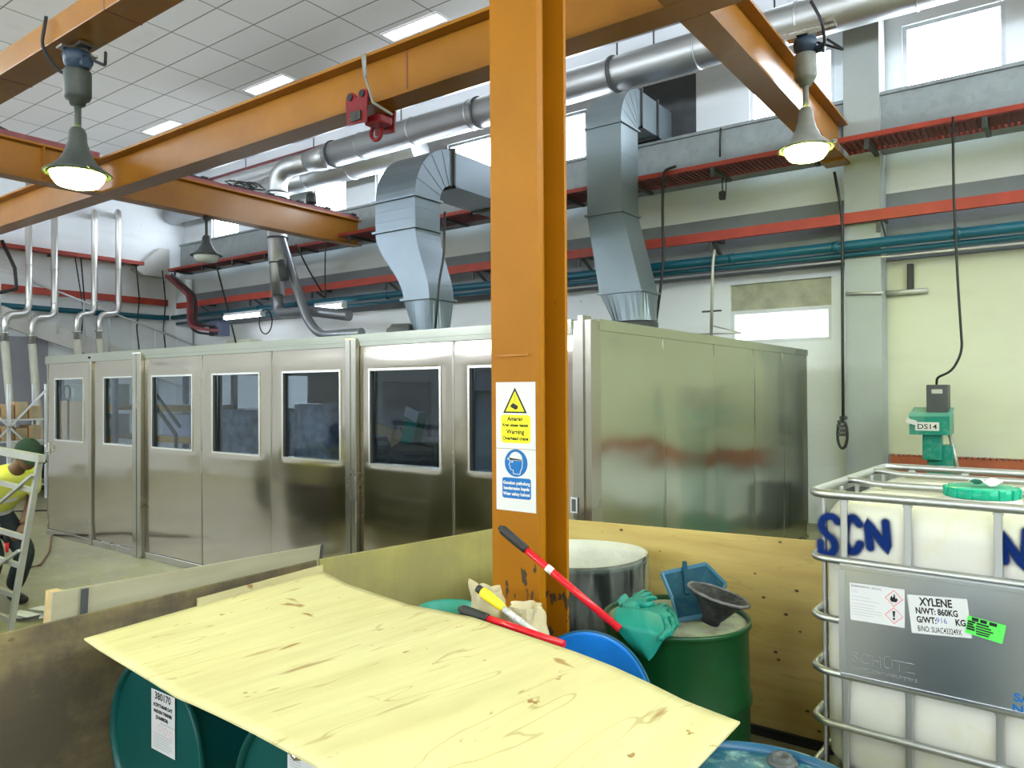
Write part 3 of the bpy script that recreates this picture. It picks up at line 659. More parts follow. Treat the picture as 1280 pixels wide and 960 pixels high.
# ------------------------------------------------------------------ rectangular exhaust ducts
def rect_loop(x0, x1, y0, y1, z): return [V((x0, y0, z)), V((x1, y0, z)), V((x1, y1, z)), V((x0, y1, z))]
def loft(loops, close=True):
    mb = MB(); R = [[mb.bm.verts.new(p) for p in L] for L in loops]; n = len(loops[0])
    for a, b in zip(R, R[1:]):
        for k in range(n): mb.bm.faces.new((a[k], a[(k+1) % n], b[(k+1) % n], b[k]))
    if close: mb.bm.faces.new(R[0][::-1]); mb.bm.faces.new(R[-1])
    return mb
def flange(mb, x0, x1, y0, y1, z, w=0.03, h=0.022):
    mb.box(x0-w, x1+w, y0-w, y0, z-h, z+h).box(x0-w, x1+w, y1, y1+w, z-h, z+h).box(x0-w, x0, y0, y1, z-h, z+h).box(x1, x1+w, y0, y1, z-h, z+h)
def exhaust(label, y0, y1, zb, xb, zf, xf, zs, xs, zt, yend, scurve, motor, ri_, dm):
    """zb base ring, zf lower flange, zs top of the offset, zt flange under the elbow"""
    t = thing('exhaust_duct', label, 'duct', ((xb[0]+xb[1])/2, (y0+y1)/2, 2.262))
    cx, cy, r = (xb[0]+xb[1])/2, (y0+y1)/2, (xb[1]-xb[0])/2
    n = 8; ring = []
    sq = []
    for k in range(32):
        a = 2*PI*k/32; c, s = math.cos(a), math.sin(a); m = max(abs(c), abs(s))
        ring.append(V((cx+r*c, cy+(y1-y0)/2*s, zb))); sq.append(V(((xf[0]+xf[1])/2+(xf[1]-xf[0])/2*c/m, cy+(y1-y0)/2*s/m, zf)))
    loft([ring, sq]).build('transition', dm, t)
    MB().lathe([(0, 0), (r+0.05, 0), (r+0.05, 0.03), (r+0.005, 0.035), (r+0.005, zb-2.262-0.02), (0, zb-2.262-0.02)], (cx, cy, 2.262), 28).build('round_collar', 'dkgrey', t)
    steps = 14 if scurve else 1; loops = []
    for i in range(steps+1):
        k = i/steps; e = k*k*(3-2*k) if scurve else k
        loops.append(rect_loop(xf[0]+(xs[0]-xf[0])*e, xf[1]+(xs[1]-xf[1])*e, y0, y1, zf+(zs-zf)*k))
    loft(loops).build('offset_section', dm, t)
    loft([rect_loop(*xs, y0, y1, zs), rect_loop(*xs, y0, y1, zt)]).build('riser', dm, t)
    ri = ri_; ro = ri+(y1-y0); c = V((0, y1+ri, zt)); L = []
    for i in range(13):
        a = PI-PI/2*i/12
        o = V((0, c.y+ro*math.cos(a), c.z+ro*math.sin(a))); q = V((0, c.y+ri*math.cos(a), c.z+ri*math.sin(a)))
        L.append([V((xs[0], o.y, o.z)), V((xs[1], o.y, o.z)), V((xs[1], q.y, q.z)), V((xs[0], q.y, q.z))])
    loft(L).build('elbow', dm, t)
    ye = c.y
    L = [[V((xs[0], y, zt+ro)), V((xs[1], y, zt+ro)), V((xs[1], y, zt+ri)), V((xs[0], y, zt+ri))] for y in (ye, yend)]
    loft(L).build('horizontal_run', dm, t)
    for z, x in ((zf, xf), (zs, xs), (zt, xs)):
        mb = MB(); flange(mb, x[0], x[1], y0, y1, z, 0.028, 0.012); mb.build('flange', dm, t)
    mb = MB()
    for y in (ye, (ye+yend)/2):
        mb.box(xs[0]-0.03, xs[1]+0.03, y-0.012, y+0.012, zt+ro, zt+ro+0.03).box(xs[0]-0.03, xs[0], y-0.012, y+0.012, zt+ri-0.03, zt+ro).box(xs[1], xs[1]+0.03, y-0.012, y+0.012, zt+ri-0.03, zt+ro).box(xs[0]-0.03, xs[1]+0.03, y-0.012, y+0.012, zt+ri-0.03, zt+ri)
    mb.build('joint_flange', 'dkgrey', t)
    # creases of the elbow side plates and seam folds
    mb = MB()
    for i in range(1, 5):
        a = PI-PI/2*i/5
        p, q = V((xs[1]+0.003, c.y+ro*0.98*math.cos(a), c.z+ro*0.98*math.sin(a))), V((xs[1]+0.003, c.y+ri*math.cos(a), c.z+ri*math.sin(a)))
        mb.bar(p, q, 0.004, 0.004)
    for k in (0.33, 0.66): z = zs+(zt-zs)*k; mb.box(xs[0]-0.003, xs[1]+0.003, y0-0.003, y0, z-0.004, z+0.004).box(xs[1], xs[1]+0.003, y0, y1, z-0.004, z+0.004)
    mb.build('fold_line', dm, t)
    if motor:
        mb = MB().lathe([(0, 0), (0.07, 0), (0.08, 0.02), (0.08, 0.2), (0.05, 0.23), (0.03, 0.26), (0, 0.26)], (xb[0]+0.02, y0+0.05, 2.42), 18, (-1, -0.5, 0))
        mb.build('fan_motor', 'dkgrey', t)
    return t
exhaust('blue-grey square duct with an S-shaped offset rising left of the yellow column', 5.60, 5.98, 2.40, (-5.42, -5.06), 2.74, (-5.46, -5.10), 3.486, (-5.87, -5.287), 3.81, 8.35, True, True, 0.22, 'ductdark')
exhaust('grey-green square duct slanting up right of the yellow column into the wall panel', 8.77, 9.26, 2.70, (-4.82, -4.22), 3.08, (-4.92, -4.30), 4.15, (-5.10, -4.58), 5.33, 10.385, False, False, 0.10, 'duct')
tag(MB().box(-5.05, -4.2, 10.388, 10.399, 5.2, 6.42).build('duct_wall_panel', 'dkgrey'), 'dark sheet panel in the high wall where the right square duct enters', 'panel')

# ------------------------------------------------------------------ girder, trays and services on the back wall
t = thing('crane_girder', 'long grey steel girder along the back wall under the high windows', 'girder', (-6, 10.1, 4.7), kind='thing')
for x0, x1 in ((-17.3, -2.105), (-1.685, 6.3)):
    MB().box(x0, x1, 10.0, 10.02, 4.72, 5.36).build('web', 'girder', t)
    MB().box(x0, x1, 9.96, 10.20, 5.36, 5.40).build('top_flange', 'girder', t)
    MB().box(x0, x1, 9.965, 10.20, 4.69, 4.72).build('bottom_flange', 'girder', t)
def tray(x0, x1, label, zz=4.66, y0=9.30):
    t = thing('cable_tray', label, 'cable tray', ((x0+x1)/2, 9.6, zz))
    MB().box(x0, x1, y0, y0+0.015, zz+0.01, zz+0.065).box(x0, x1, 9.84, 9.855, zz, zz+0.06).build('side_rail', 'red', t)
    mb = MB(); n = int((x1-x0)/0.06)
    for k in range(n): mb.box(x0+k*0.06+0.01, x0+k*0.06+0.045, y0+0.015, 9.84, zz+0.0, zz+0.014)
    mb.build('rungs', 'tray', t)
    MB().box(x0, x1, y0+0.1, 9.76, zz+0.016, zz+0.04).build('cable_bundle', 'tray', t)
    n = int((x1-x0)/1.15)
    for k in range(n+1):
        x = x0+0.3+k*1.15
        if x < x1: MB().box(x-0.025, x+0.025, y0, 9.95, zz-0.045, zz-0.003).box(x-0.025, x+0.025, y0, y0+0.03, zz-0.12, zz-0.045).build('support_arm', 'dkgrey', t)
tray(-17.0, -11.15, 'red cable tray below the girder at the far left behind the unlit lamp', y0=9.50)
tray(-10.75, -2.30, 'red cable tray below the girder between the two orange cross beams')
tray(-2.02, 6.0, 'red cable tray below the girder at the upper right beyond the pier')
t = thing('steel_rail', 'bright red steel rail running along the back wall below the cable trays', 'rail', (-6, 9.88, 3.96))
for x0, x1 in ((-17.2, 6.2),): MB().box(x0, x1, 9.83, 9.90, 3.82, 3.95).build('rail_section', 'red', t)
for k in range(11):
    x = -16.4+k*2.1
    MB().box(x-0.03, x+0.03, 9.905, 10.36, 3.86, 3.91).bar((x, 9.95, 3.86), (x, 10.34, 3.64), 0.04, 0.03).box(x-0.025, x+0.025, 9.865, 9.89, 3.68, 3.815).build('wall_bracket', 'dkgrey', t)
t = thing('pipe_run', 'thick teal pipe along the back wall under the red rail', 'pipe', (-6, 9.8, 3.6))
MB().tube([(-17.3, 9.80, 3.60), (-12, 9.80, 3.58), (-6, 9.80, 3.54), (6.2, 9.80, 3.54)], 0.062, 14).build('pipe_length', 'tealpipe', t)
for k in range(18): MB().tube([(-16.5+k*1.3, 9.8, 3.59 if k < 4 else 3.56 if k < 8 else 3.54), (-16.44+k*1.3, 9.8, 3.59 if k < 4 else 3.56 if k < 8 else 3.54)], 0.072, 14).build('coupling', 'tealpipe', t)
t = thing('pipe_run', 'slimmer dark teal pipe just below the thick teal pipe on the back wall', 'pipe', (-6, 9.82, 3.5))
MB().tube([(-17.3, 9.90, 3.46), (6.2, 9.90, 3.44)], 0.035, 12).build('pipe_length', 'tealpipe', t)
tag(MB().tube([(-7, 9.98, 3.39), (6.2, 9.98, 3.39)], 0.014, 8).build('conduit', 'galv_pipe'), 'thin pale conduit under the teal pipes on the back wall', 'conduit')
# services on the left wall
t = thing('cable_tray', 'upper red tray running along the left wall behind the tall pipes', 'cable tray', (XL+0.2, 6, 4.87))
MB().box(XL+0.30, XL+0.315, 0, 9.2, 4.82, 4.90).box(XL+0.05, XL+0.065, 0, 9.2, 4.82, 4.90).box(XL+0.065, XL+0.30, 0, 9.2, 4.82, 4.83).build('tray_channel', 'red', t)
for k in range(6): MB().box(XL+0.005, XL+0.28, 1.2+k*1.5, 1.25+k*1.5, 4.775, 4.815).build('support_arm', 'dkgrey', t)
t = thing('steel_rail', 'lower red steel rail along the left wall crossing the tall pipes', 'rail', (XL+0.3, 6, 4.0))
MB().box(XL+0.22, XL+0.29, -2, 9.8, 3.90, 4.05).build('rail_section', 'red', t)
for k in range(6): MB().box(XL+0.005, XL+0.22, 0.9+k*1.6, 0.95+k*1.6, 3.94, 3.99).build('wall_bracket', 'dkgrey', t)
tag(MB().tube([(XL+0.3, -2, 3.6), (XL+0.3, 9.5, 3.6), (XL+0.42, 9.75, 3.6)], 0.062, 14).build('pipe_run', 'tealpipe'), 'teal pipe along the left wall ending at the corner', 'pipe')
# S-shaped red duct at the corner
pr1, pr2, pr3, pr4, pr5 = [at(a_, b_, Y=9.33) for a_, b_ in ((212, 345), (240, 370), (240, 405), (249, 411), (268, 413))]
t = thing('bent_conduit', 'dark red bent cable trunking dropping from the corner of the red tray', 'trunking', tuple(pr2))
mb = MB()
P = fillet([pr1, pr2, pr3, pr4, pr5], 0.15, 5)
for a, b in zip(P, P[1:]): mb.bar(a, b, 0.06, 0.22, (0, 1, 0))
mb.build('trunking_run', 'tray', t)
mb = MB()
for o in (-0.12, 0.12):
    Q = [p+V((0.7*o if i < 8 else 0.5*o, 0, 0.7*o if i > 5 else 0.3*o)) for i, p in enumerate(P)]; mb.tube(Q, 0.03, 6)
mb.build('trunking_edge', 'dark', t)
pe = at(276, 412, Y=9.7)
MB().box(pe.x-0.15, pe.x+0.2, 9.5, 9.8, pe.z-0.15, pe.z+0.18, 0.01).build('junction_box', paint('blue_box', (0.10, 0.12, 0.2), 0.4), t)
tag(MB().box(pe.x-0.25, pe.x+0.55, 10.0, 10.36, 2.35, pe.z-0.22, 0.01).build('wall_panel_box', 'cream'), 'pale switch box on the back wall under the red trunking', 'switch box')
# wall tube lights
for i, (px0, px1, py, lb) in enumerate(((279, 326, 397, 'bright fluorescent tube on the back wall left of the duct drop'), (392, 428, 385, 'bright fluorescent tube glowing on the back wall right of the duct drop'))):
    a, b = at(px0, py, Y=9.55), at(px1, py-1, Y=9.55); z = a.z
    t = thing('wall_tube_light', lb, 'light', ((a.x+b.x)/2, 9.55, z))
    MB().box(a.x, b.x, 9.56, 9.66, z+0.03, z+0.09, 0.008).build('housing', 'rackwhite', t)
    MB().tube([(a.x+0.03, 9.6, z), (b.x-0.03, 9.6, z)], 0.05, 12).build('tube', 'tube', t)
    mb = MB(); mb.box(a.x, a.x+0.03, 9.54, 9.66, z-0.05, z+0.03).box(b.x-0.03, b.x, 9.54, 9.66, z-0.05, z+0.03)
    for x in (a.x+0.2, b.x-0.2): mb.tube([(x, 9.62, z+0.09), (x, 9.86, 3.48)], 0.01, 6)
    mb.build('end_cap', 'rackwhite', t)

# ------------------------------------------------------------------ stainless booth
BX0, BX1, BY0, BY1, BH = -10.39, -2.42, 4.214, 9.385, 2.25
booth = thing('stainless_booth', 'long stainless steel booth with a row of windows and a plain right side', 'booth', ((BX0+BX1)/2, (BY0+BY1)/2, 0))
def lines(a, b, step, extra=()):
    n = max(2, round((b-a)/step)); L = [a+(b-a)*i/n for i in range(n+1)]
    for e in extra:
        L = [x for x in L if abs(x-e) > step*0.45 or x in (a, b)]; L.append(e)
    return sorted(set(L))
def sheet(name, org, du, a0, a1, z0, z1, nrm, hole=None, m='steel', bulge=0.007, seed=0.0, parent=booth):
    """wavy sheet-metal panel: org + du*a, height z, pushed along nrm"""
    mb = MB(); ex, ez = ((hole[0], hole[1]), (hole[2], hole[3])) if hole else ((), ())
    A, Z = lines(a0, a1, 0.05, ex), lines(z0, z1, 0.03, ez)
    vt = {}
    def off(a, z):
        u, v = (a-a0)/(a1-a0), (z-z0)/(z1-z0)
        e = min(u, 1-u)*4; e = min(1, e); e = e*e*(3-2*e)
        w = min(v*8, (1-v)*(14+6*noise.noise(V((a*2.2, seed, 0.3))))); w = min(1, w); w = w*w*(3-2*w)
        d = 1.8*bulge*(0.55+0.45*e)*w*(0.75+0.35*math.sin(PI*v*1.3+seed))
        d += 0.007*e*w*noise.noise(V((a*0.7+seed*3.1, z*1.9, seed))) + 0.0022*w*noise.noise(V((a*2.0+seed, z*4.5, seed+5)))
        if hole:
            dx = max(hole[0]-a, 0, a-hole[1]); dz = max(hole[2]-z, 0, z-hole[3]); q = math.hypot(dx, dz)
            d = d*(0.35+0.65*min(1, q/0.25)) + 0.0035*math.exp(-(q/0.10)**2)*min(1, q/0.02)
        return d
    def vert(i, j):
        if (i, j) not in vt: vt[i, j] = mb.bm.verts.new(V(org)+V(du)*A[i]+V((0, 0, Z[j]))+V(nrm)*off(A[i], Z[j]))
        return vt[i, j]
    for i in range(len(A)-1):
        for j in range(len(Z)-1):
            if hole and hole[0]-1e-6 <= A[i] and A[i+1] <= hole[1]+1e-6 and hole[2]-1e-6 <= Z[j] and Z[j+1] <= hole[3]+1e-6: continue
            f = mb.bm.faces.new((vert(i, j), vert(i+1, j), vert(i+1, j+1), vert(i, j+1))); f.smooth = True
    # inner skin so the wall has thickness
    t = V(nrm)*-0.045
    if not hole:
        mb.grid([[V(org)+V(du)*a+V((0, 0, z))+t for z in (z0, z1)] for a in (a0, a1)], smooth=False)
    else:
        for q in ((a0, hole[0], z0, z1), (hole[1], a1, z0, z1), (hole[0], hole[1], z0, hole[2]), (hole[0], hole[1], hole[3], z1)):
            mb.grid([[V(org)+V(du)*a+V((0, 0, z))+t for z in q[2:]] for a in q[:2]], smooth=False)
    return mb.build(name, m, parent)
WIN = [(-10.16, -9.42), (-8.90, -8.21), (-7.84, -7.08), (-6.70, -5.96), (-5.60, -4.85), (-4.48, -3.735), (-3.44, -2.74)]
SEG = [(-10.37, -9.25), (-9.17, -8.19), (-8.0, -6.92), (-6.90, -5.79), (-5.77, -4.74), (-4.60, -3.61), (-3.59, -2.56)]
for k, ((a, b), (w0, w1)) in enumerate(zip(SEG, WIN)):
    h = (w0, w1, 1.215, 1.962)
    p = sheet('door_leaf' if k == 0 else 'wall_panel', (0, BY0, 0), (1, 0, 0), a, b, 0.075, BH-0.085, (0, -1, 0), h, 'steel', 0.006+0.002*(k % 3), k*1.7)
    mb = MB(); w = 0.018
    for q in ((w0-w, w0, 1.215-w, 1.962+w), (w1, w1+w, 1.215-w, 1.962+w), (w0, w1, 1.215-w, 1.215), (w0, w1, 1.962, 1.962+w)):
        mb.box(q[0], q[1], BY0-0.012, BY0+0.05, q[2], q[3])
    f = mb.build('window_frame', 'steel_bright', p)
    MB().box(w0, w1, BY0+0.03, BY0+0.036, 1.215, 1.962).build('pane', 'glass', p)
    mb = MB().box(w0+0.0, w0+0.012, BY0+0.004, BY0+0.029, 1.215, 1.962); mb.build('glazing_bead', 'dark', p)
    if k == 0:
        mb = MB().box(a+0.03, a+0.07, BY0-0.02, BY0-0.005, 1.02, 1.17).tube(fillet([(a+0.05, BY0-0.02, 1.14), (a+0.05, BY0-0.06, 1.14), (a+0.05, BY0-0.06, 1.05), (a+0.05, BY0-0.02, 1.05)], 0.02), 0.009, 8)
        mb.build('handle', 'steel_bright', p)
for k, x in enumerate((-6.91, -5.78, -3.60)):
    MB().box(x-0.012, x+0.012, BY0-0.008, BY0+0.02, 0.075, BH-0.085, 0.003).build('seam_strip', 'steel_post', booth)
for k, (a, b, pr) in enumerate(((-9.245, -9.175, 0.03), (-8.185, -8.005, 0.05), (-4.735, -4.605, 0.05))):
    mb = MB().box(a, b, BY0-pr, BY0+0.06, 0.0, BH-0.02, 0.006)
    if k != 0: mb.box((a+b)/2-0.004, (a+b)/2+0.004, BY0-pr-0.006, BY0-pr, 0.0, BH-0.03)
    mb.build('post', 'steel_post', booth)
MB().box(-9.272, -9.248, BY0-0.004, BY0+0.05, 0.0, BH-0.09).build('door_gap_seal', 'dark', booth)
MB().box(BX0, BX0+0.018, BY0-0.01, BY0+0.05, 0, BH-0.085).build('end_trim', 'steel_post', booth)
mb = MB()
for q in ((-2.56, -2.53, 0.015), (-2.53, -2.49, 0.03), (-2.49, -2.455, 0.06), (-2.455, -2.405, 0.045)): mb.box(q[0], q[1], BY0-q[2], BY0+0.05, 0, BH+ (0.03 if q[2] == 0.06 else 0))
mb.box(-2.455, -2.408, BY0+0.05, BY0+0.09, 0, BH); mb.build('corner_post', 'steel_post', booth)
MB().box(BX0, -8.0, BY0-0.035, BY0+0.05, BH-0.085, BH-0.05).box(BX0, -2.56, BY0-0.03, BY0+0.05, BH-0.05, BH+0.012).box(-8.0, -2.56, BY0-0.022, BY0+0.05, BH-0.085, BH-0.05).build('top_rail', 'steel_side', booth)
MB().box(BX0, -2.56, BY0-0.02, BY0+0.05, 0.0, 0.07, 0.004).build('sill_rail', 'steel_post', booth)
RS = [4.30, 5.30, 6.36, 7.42, 8.41, 9.37]
for k, (a, b) in enumerate(zip(RS, RS[1:])):
    sheet('side_panel', (BX1, 0, 0), (0, 1, 0), a+0.012, b-0.012, 0.05, BH-0.06, (1, 0, 0), None, 'steel_side', 0.007, k*2.3+4)
for y in RS: MB().box(BX1-0.03, BX1+0.006, y-0.012, y+0.012, 0.0, BH-0.06, 0.002).build('seam_strip', 'steel_side', booth)
MB().box(BX1-0.03, BX1+0.016, 4.285, BY1, BH-0.06, BH+0.012).build('top_rail', 'steel_side', booth)
MB().box(BX1-0.03, BX1+0.008, 4.31, BY1, 0, 0.045).build('sill_rail', 'steel_post', booth)
MB().box(BX0+0.02, BX1-0.05, BY0+0.06, BY1-0.04, BH-0.08, BH-0.03).build('roof', 'steel_post', booth)
MB().box(BX0+0.02, BX1-0.05, BY1-0.035, BY1, 0, BH-0.03).build('rear_wall', 'cabinet', booth)
MB().box(BX0, BX0+0.035, BY0+0.055, BY0+0.12, 0, BH-0.085).box(BX0, BX0+0.035, 8.3, BY1-0.04, 0, BH-0.085).box(BX0, BX0+0.035, BY0+0.12, 8.3, 2.06, BH-0.085).build('end_frame', 'steel_side', booth)
mb = MB()
for x in (-9.0, -6.2, -3.7): mb.box(x-0.5, x+0.5, 6.7, 6.8, BH-0.13, BH-0.082)
mb.build('added_interior_light', emit('added_booth_glow', (0.85, 0.93, 1.0), 22.0), booth)  # unseen tubes added to light the contents behind the booth windows

# contents seen through the windows
def drum_small(x, y, z, r, h, label, body='cabinet', grp='pails on the rack inside the booth'):
    t = thing('pail', label, 'pail', (x, y, z), group=grp)
    MB().lathe([(0, 0), (r, 0), (r, h*0.3), (r*1.03, h*0.33), (r, h*0.36), (r, h*0.92), (r*1.04, h*0.94), (r*1.04, h), (r*0.97, h), (0, h*0.98)], (0, 0, 0), 20).build('body', body, t, True)
    MB().box(-r*0.3, r*0.3, -r*1.015, -r*0.96, h*0.42, h*0.8).build('label', 'white', t, True)
    return t
def rack(x0, x1, y0, y1, zs, label, board='cardboard'):
    t = thing('storage_rack', label, 'rack', ((x0+x1)/2, (y0+y1)/2, 0))
    for x in (x0, x1):
        for y in (y0, y1): MB().box(x-0.035, x+0.035, y-0.03, y+0.03, 0, 2.05).build('upright', 'rackblue', t)
    for z in zs:
        MB().box(x0+0.036, x1-0.036, y0-0.025, y0+0.025, z-0.09, z).box(x0+0.036, x1-0.036, y1-0.025, y1+0.025, z-0.09, z).build('shelf_beam', 'rackorange', t)
        MB().box(x0+0.036, x1-0.036, y0+0.026, y1-0.026, z-0.03, z).build('shelf_board', board, t)
rack(-13.3, -11.5, 5.6, 6.2, (0.62, 1.13, 1.60), 'orange-beamed rack of pails seen through the second booth window')
first = None
for z in (1.13, 1.60):
    for k in range(4):
        x = -13.0+k*0.40
        if first is None: p = first = drum_small(x, 5.80, z+0.002, 0.15, 0.33, '')
        else: p = copy_tree(first); p.location = (x, 5.80, z+0.002)
        p['label'] = 'steel pail on the %s shelf behind the second booth window, %s' % ('upper' if z > 1.3 else 'middle', ('at its left end', 'second along', 'third along', 'at its right end')[k])
rack(-10.25, -9.05, 5.5, 6.0, (0.75, 1.20, 1.62), 'dark rack with orange beams behind the third booth window', 'lavender')
tag(MB().box(-10.1, -9.2, 5.56, 5.94, 1.202, 1.50, 0.01).build('carton', 'lavender'), 'pale lavender carton on the rack behind the third booth window', 'carton')
tag(MB().bar((-10.25, 5.25, 2.0), (-9.2, 5.25, 1.25), 0.035, 0.035).bar((-10.15, 5.25, 2.1), (-9.1, 5.25, 1.35), 0.03, 0.03).bar((-9.2, 5.25, 1.25), (-9.2, 5.25, 0.0), 0.035, 0.035).bar((-10.2, 5.25, 1.95), (-10.2, 5.25, 0.0), 0.035, 0.035).build('stair_rail', 'dkgrey'), 'dark slanting handrail seen through the third booth window', 'handrail')
def wrapped(x, y, w, d, h, label, zb=0.14):
    t = thing('wrapped_load', label, 'wrapped load', (x, y, 0))
    mb = MB().box(x-w/2, x+w/2, y-d/2, y+d/2, 0.12, 0.14)
    for k in range(3): mb.box(x-w/2, x+w/2, y-d/2+k*(d-0.1)/2, y-d/2+0.1+k*(d-0.1)/2, 0, 0.12)
    mb.build('pallet', 'wood', t)
    mb = MB(); n = 16; loops = []
    for j in range(n+1):
        z = zb+(h-zb)*j/n; L = []
        for k in range(40):
            a = 2*PI*k/40; c, s = math.cos(a), math.sin(a); m = max(abs(c), abs(s))**0.8
            q = 1+0.035*noise.noise(V((c*2, s*2, z*3+x)))
            L.append(V((x+w/2*c/m*q*0.97, y+d/2*s/m*q*0.97, z+0.03*noise.noise(V((c*3, s*3, x)))*(j == n))))
        loops.append(L)
    l = loft(loops)
    for f in l.bm.faces: f.smooth = True
    l.build('film_wrap', 'wrap', t)
wrapped(-8.05, 5.55, 1.0, 0.8, 1.58, 'broad stretch-wrapped load on a pallet behind the fourth booth window')
wrapped(-6.62, 5.6, 0.62, 0.6, 1.66, 'narrow stretch-wrapped load on a pallet behind the fifth booth window')
tag(MB().box(-7.72, -7.62, 4.8, 4.9, 0, 2.15).build('inner_post', 'dkgrey'), 'dark square post inside the booth behind the fourth window', 'post')
t = thing('mixing_machine', 'dark machine with a slanted control panel behind the sixth booth window', 'machine', (-5.2, 5.6, 0))
MB().box(-5.9, -4.75, 5.3, 6.0, 0, 1.30, 0.02).build('body', 'dkgrey', t)
MB().box(-6.25, -5.55, 6.05, 6.12, 0, 1.90, 0.01).build('back_cabinet', 'cabinet', t)
MB().prism([(-5.03, 5.1, 1.31), (-4.87, 5.1, 1.31), (-4.77, 5.1, 1.60), (-4.93, 5.1, 1.60)], (0, 0.12, 0)).build('control_panel', 'captg', t)
mb = MB(); mb.obox((-4.86, 5.08, 1.58), (0.17, 0.004, 0.10), Matrix.Rotation(0.35, 3, 'Y')); mb.build('notice', 'white', t)
mb = MB().obox((-5.4, 5.27, 1.40), (0.34, 0.03, 0.1), Matrix.Rotation(0.2, 3, 'Y')).obox((-5.23, 5.26, 1.34), (0.2, 0.03, 0.12), Matrix.Rotation(-0.5, 3, 'Y')); mb.build('paper_roll', 'cardboard', t)
tag(MB().box(-5.50, -5.15, 6.2, 6.7, 0, 2.0, 0.01).build('tall_cabinet', 'lavender'), 'pale tall cabinet seen at the right of the sixth booth window', 'cabinet')
tag(MB().box(-4.55, -3.8, 5.3, 5.9, 0, 1.8, 0.02).build('locker', 'cabinet'), 'grey locker behind the seventh booth window, partly hidden by the column', 'locker')
tag(MB().box(-12.0, -11.0, 5.0, 5.06, 0.003, 1.68).build('leaning_board', 'cardboard'), 'brown board seen low in the first booth window', 'board')
tag(MB().tube(arc((-11.35, 4.85, 1.80), 0.10, 0, 2*PI, 20, 'XZ'), 0.014, 8, caps=False).tube([(-11.35, 4.87, 1.70), (-11.33, 4.86, 1.1), (-11.3, 4.85, 0.0)], 0.014, 8).build('hose_coil', 'dark'), 'coiled dark hose hanging behind the first booth window', 'hose')

# ------------------------------------------------------------------ left wall pipes, stairs, shelves
def wall_pipe(label, px_top, px_off, py_off, top_py=None):
    q = at(px_top, 330, X=-17.0); y = q.y; zt = at(px_top, 262, X=-17.0).z if top_py else 6.9
    o = at(px_off, py_off, X=-17.0); zb = at(px_top, py_off-10, X=-17.0).z
    t = thing('extraction_pipe', label, 'pipe', (-17, y, 3), group=None)
    if top_py: up = fillet([(XL+0.03, y+0.35, zt), (-17.0, y, zt), (-17.0, y, zb)], 0.28, 7)
    else: up = [(-17.0, y, zt), (-17.0, y, zb)]
    path = fillet([*up[:-1], (-17.0, y, zb), (-16.85, o.y, zb-0.06), (-16.85, o.y, zb-0.6)], 0.2, 6)
    MB().tube(path, 0.062, 14).build('metal_pipe', 'galv_pipe', t)
    mbr = MB()
    for z in (zb+1.0, zb+0.28): mbr.tube([(-17, y, z-0.01), (-17, y, z+0.01)], 0.072, 14)
    mbr.tube([(-16.85, o.y, zb-0.45), (-16.85, o.y, zb-0.42)], 0.09, 14).build('joint_ring', 'galv_pipe', t)
    e = V((-16.85, o.y, zb-0.6))
    MB().tube([e, e-V((0, -0.06, 0.8)), e-V((0, -0.13, 1.7)), V((-16.83, o.y+0.15, 0.9)), V((-16.8, o.y+0.2, 0.03))], 0.075, 14).build('flexible_hose', 'bag', t)
wall_pipe('tall galvanised pipe nearest the left picture edge, on the left wall', 36, 2, 402)
wall_pipe('second tall galvanised pipe on the left wall, hose hanging below', 68, 36, 406)
wall_pipe('third tall galvanised pipe on the left wall, elbowed into the wall at its top', 118, 92, 402, 262)
wall_pipe('fourth tall galvanised pipe on the left wall, nearest the corner', 148, 120, 402, 262)
t = thing('staircase', 'pale staircase climbing the left wall behind the booth end', 'stairs', (-17.3, 5, 0))
s0, s1 = at(160, 448, X=-17.13), at(0, 392, X=-17.13)
d = (s1-s0); k = -s0.z/d.z
lo = s0-d.normalized()*1.8; hi = s1
MB().prism([lo+V((0, 0, 0.18)), lo-V((0, 0, 0.22)), hi-V((0, 0, 0.22)), hi+V((0, 0, 0.18))], (-0.08, 0, 0)).build('stringer', 'stair', t)
mb = MB()
for i in range(20):
    p = lo.lerp(hi, (i+0.5)/20); mb.box(-17.35, -17.215, p.y-0.14, p.y+0.14, p.z-0.03, p.z+0.02)
mb.build('treads', 'stair', t)
mb = MB()
for i in range(0, 9):
    p = lo.lerp(hi, i/8); mb.tube([p, p+V((0, 0, 0.9))], 0.02, 6)
mb.tube([lo+V((0, 0, 0.9)), hi+V((0, 0, 0.9))], 0.025, 8); mb.build('handrail', 'rackwhite', t)
# cables hanging on the left wall
for px, y0, y1, lb in ((101, 322, 452, 'pair of thin dark cables hanging on the left wall between the tall pipes'), (170, 330, 437, 'dark cable hanging on the left wall right of the fourth pipe'), (203, 338, 436, 'dark cable hanging on the left wall next to the corner')):
    a, b = at(px, y0, X=-17.40), at(px+4, y1, X=-17.40)
    mb = MB().tube([a, a.lerp(b, 0.4)+V((0, 0.05, 0)), a.lerp(b, 0.75)-V((0, 0.04, 0)), b], 0.016, 6)
    if px == 101: mb.tube([a-V((0, 0.12, 0)), a.lerp(b, 0.5)+V((0, 0.02, 0)), b+V((0, 0.04, 0))], 0.014, 6)
    tag(mb.build('hanging_cable', 'dark'), lb, 'cable')
a = at(2, 300, X=-16.0)
tag(MB().tube([a, a+V((0, 0.22, -0.5)), a+V((0, 0.25, -0.9)), a+V((0, -0.2, -1.05)), a+V((0, -0.5, -1.0))], 0.035, 8).build('hanging_hose', 'dark'), 'black hose loop at the far left picture edge in front of the left wall', 'hose')
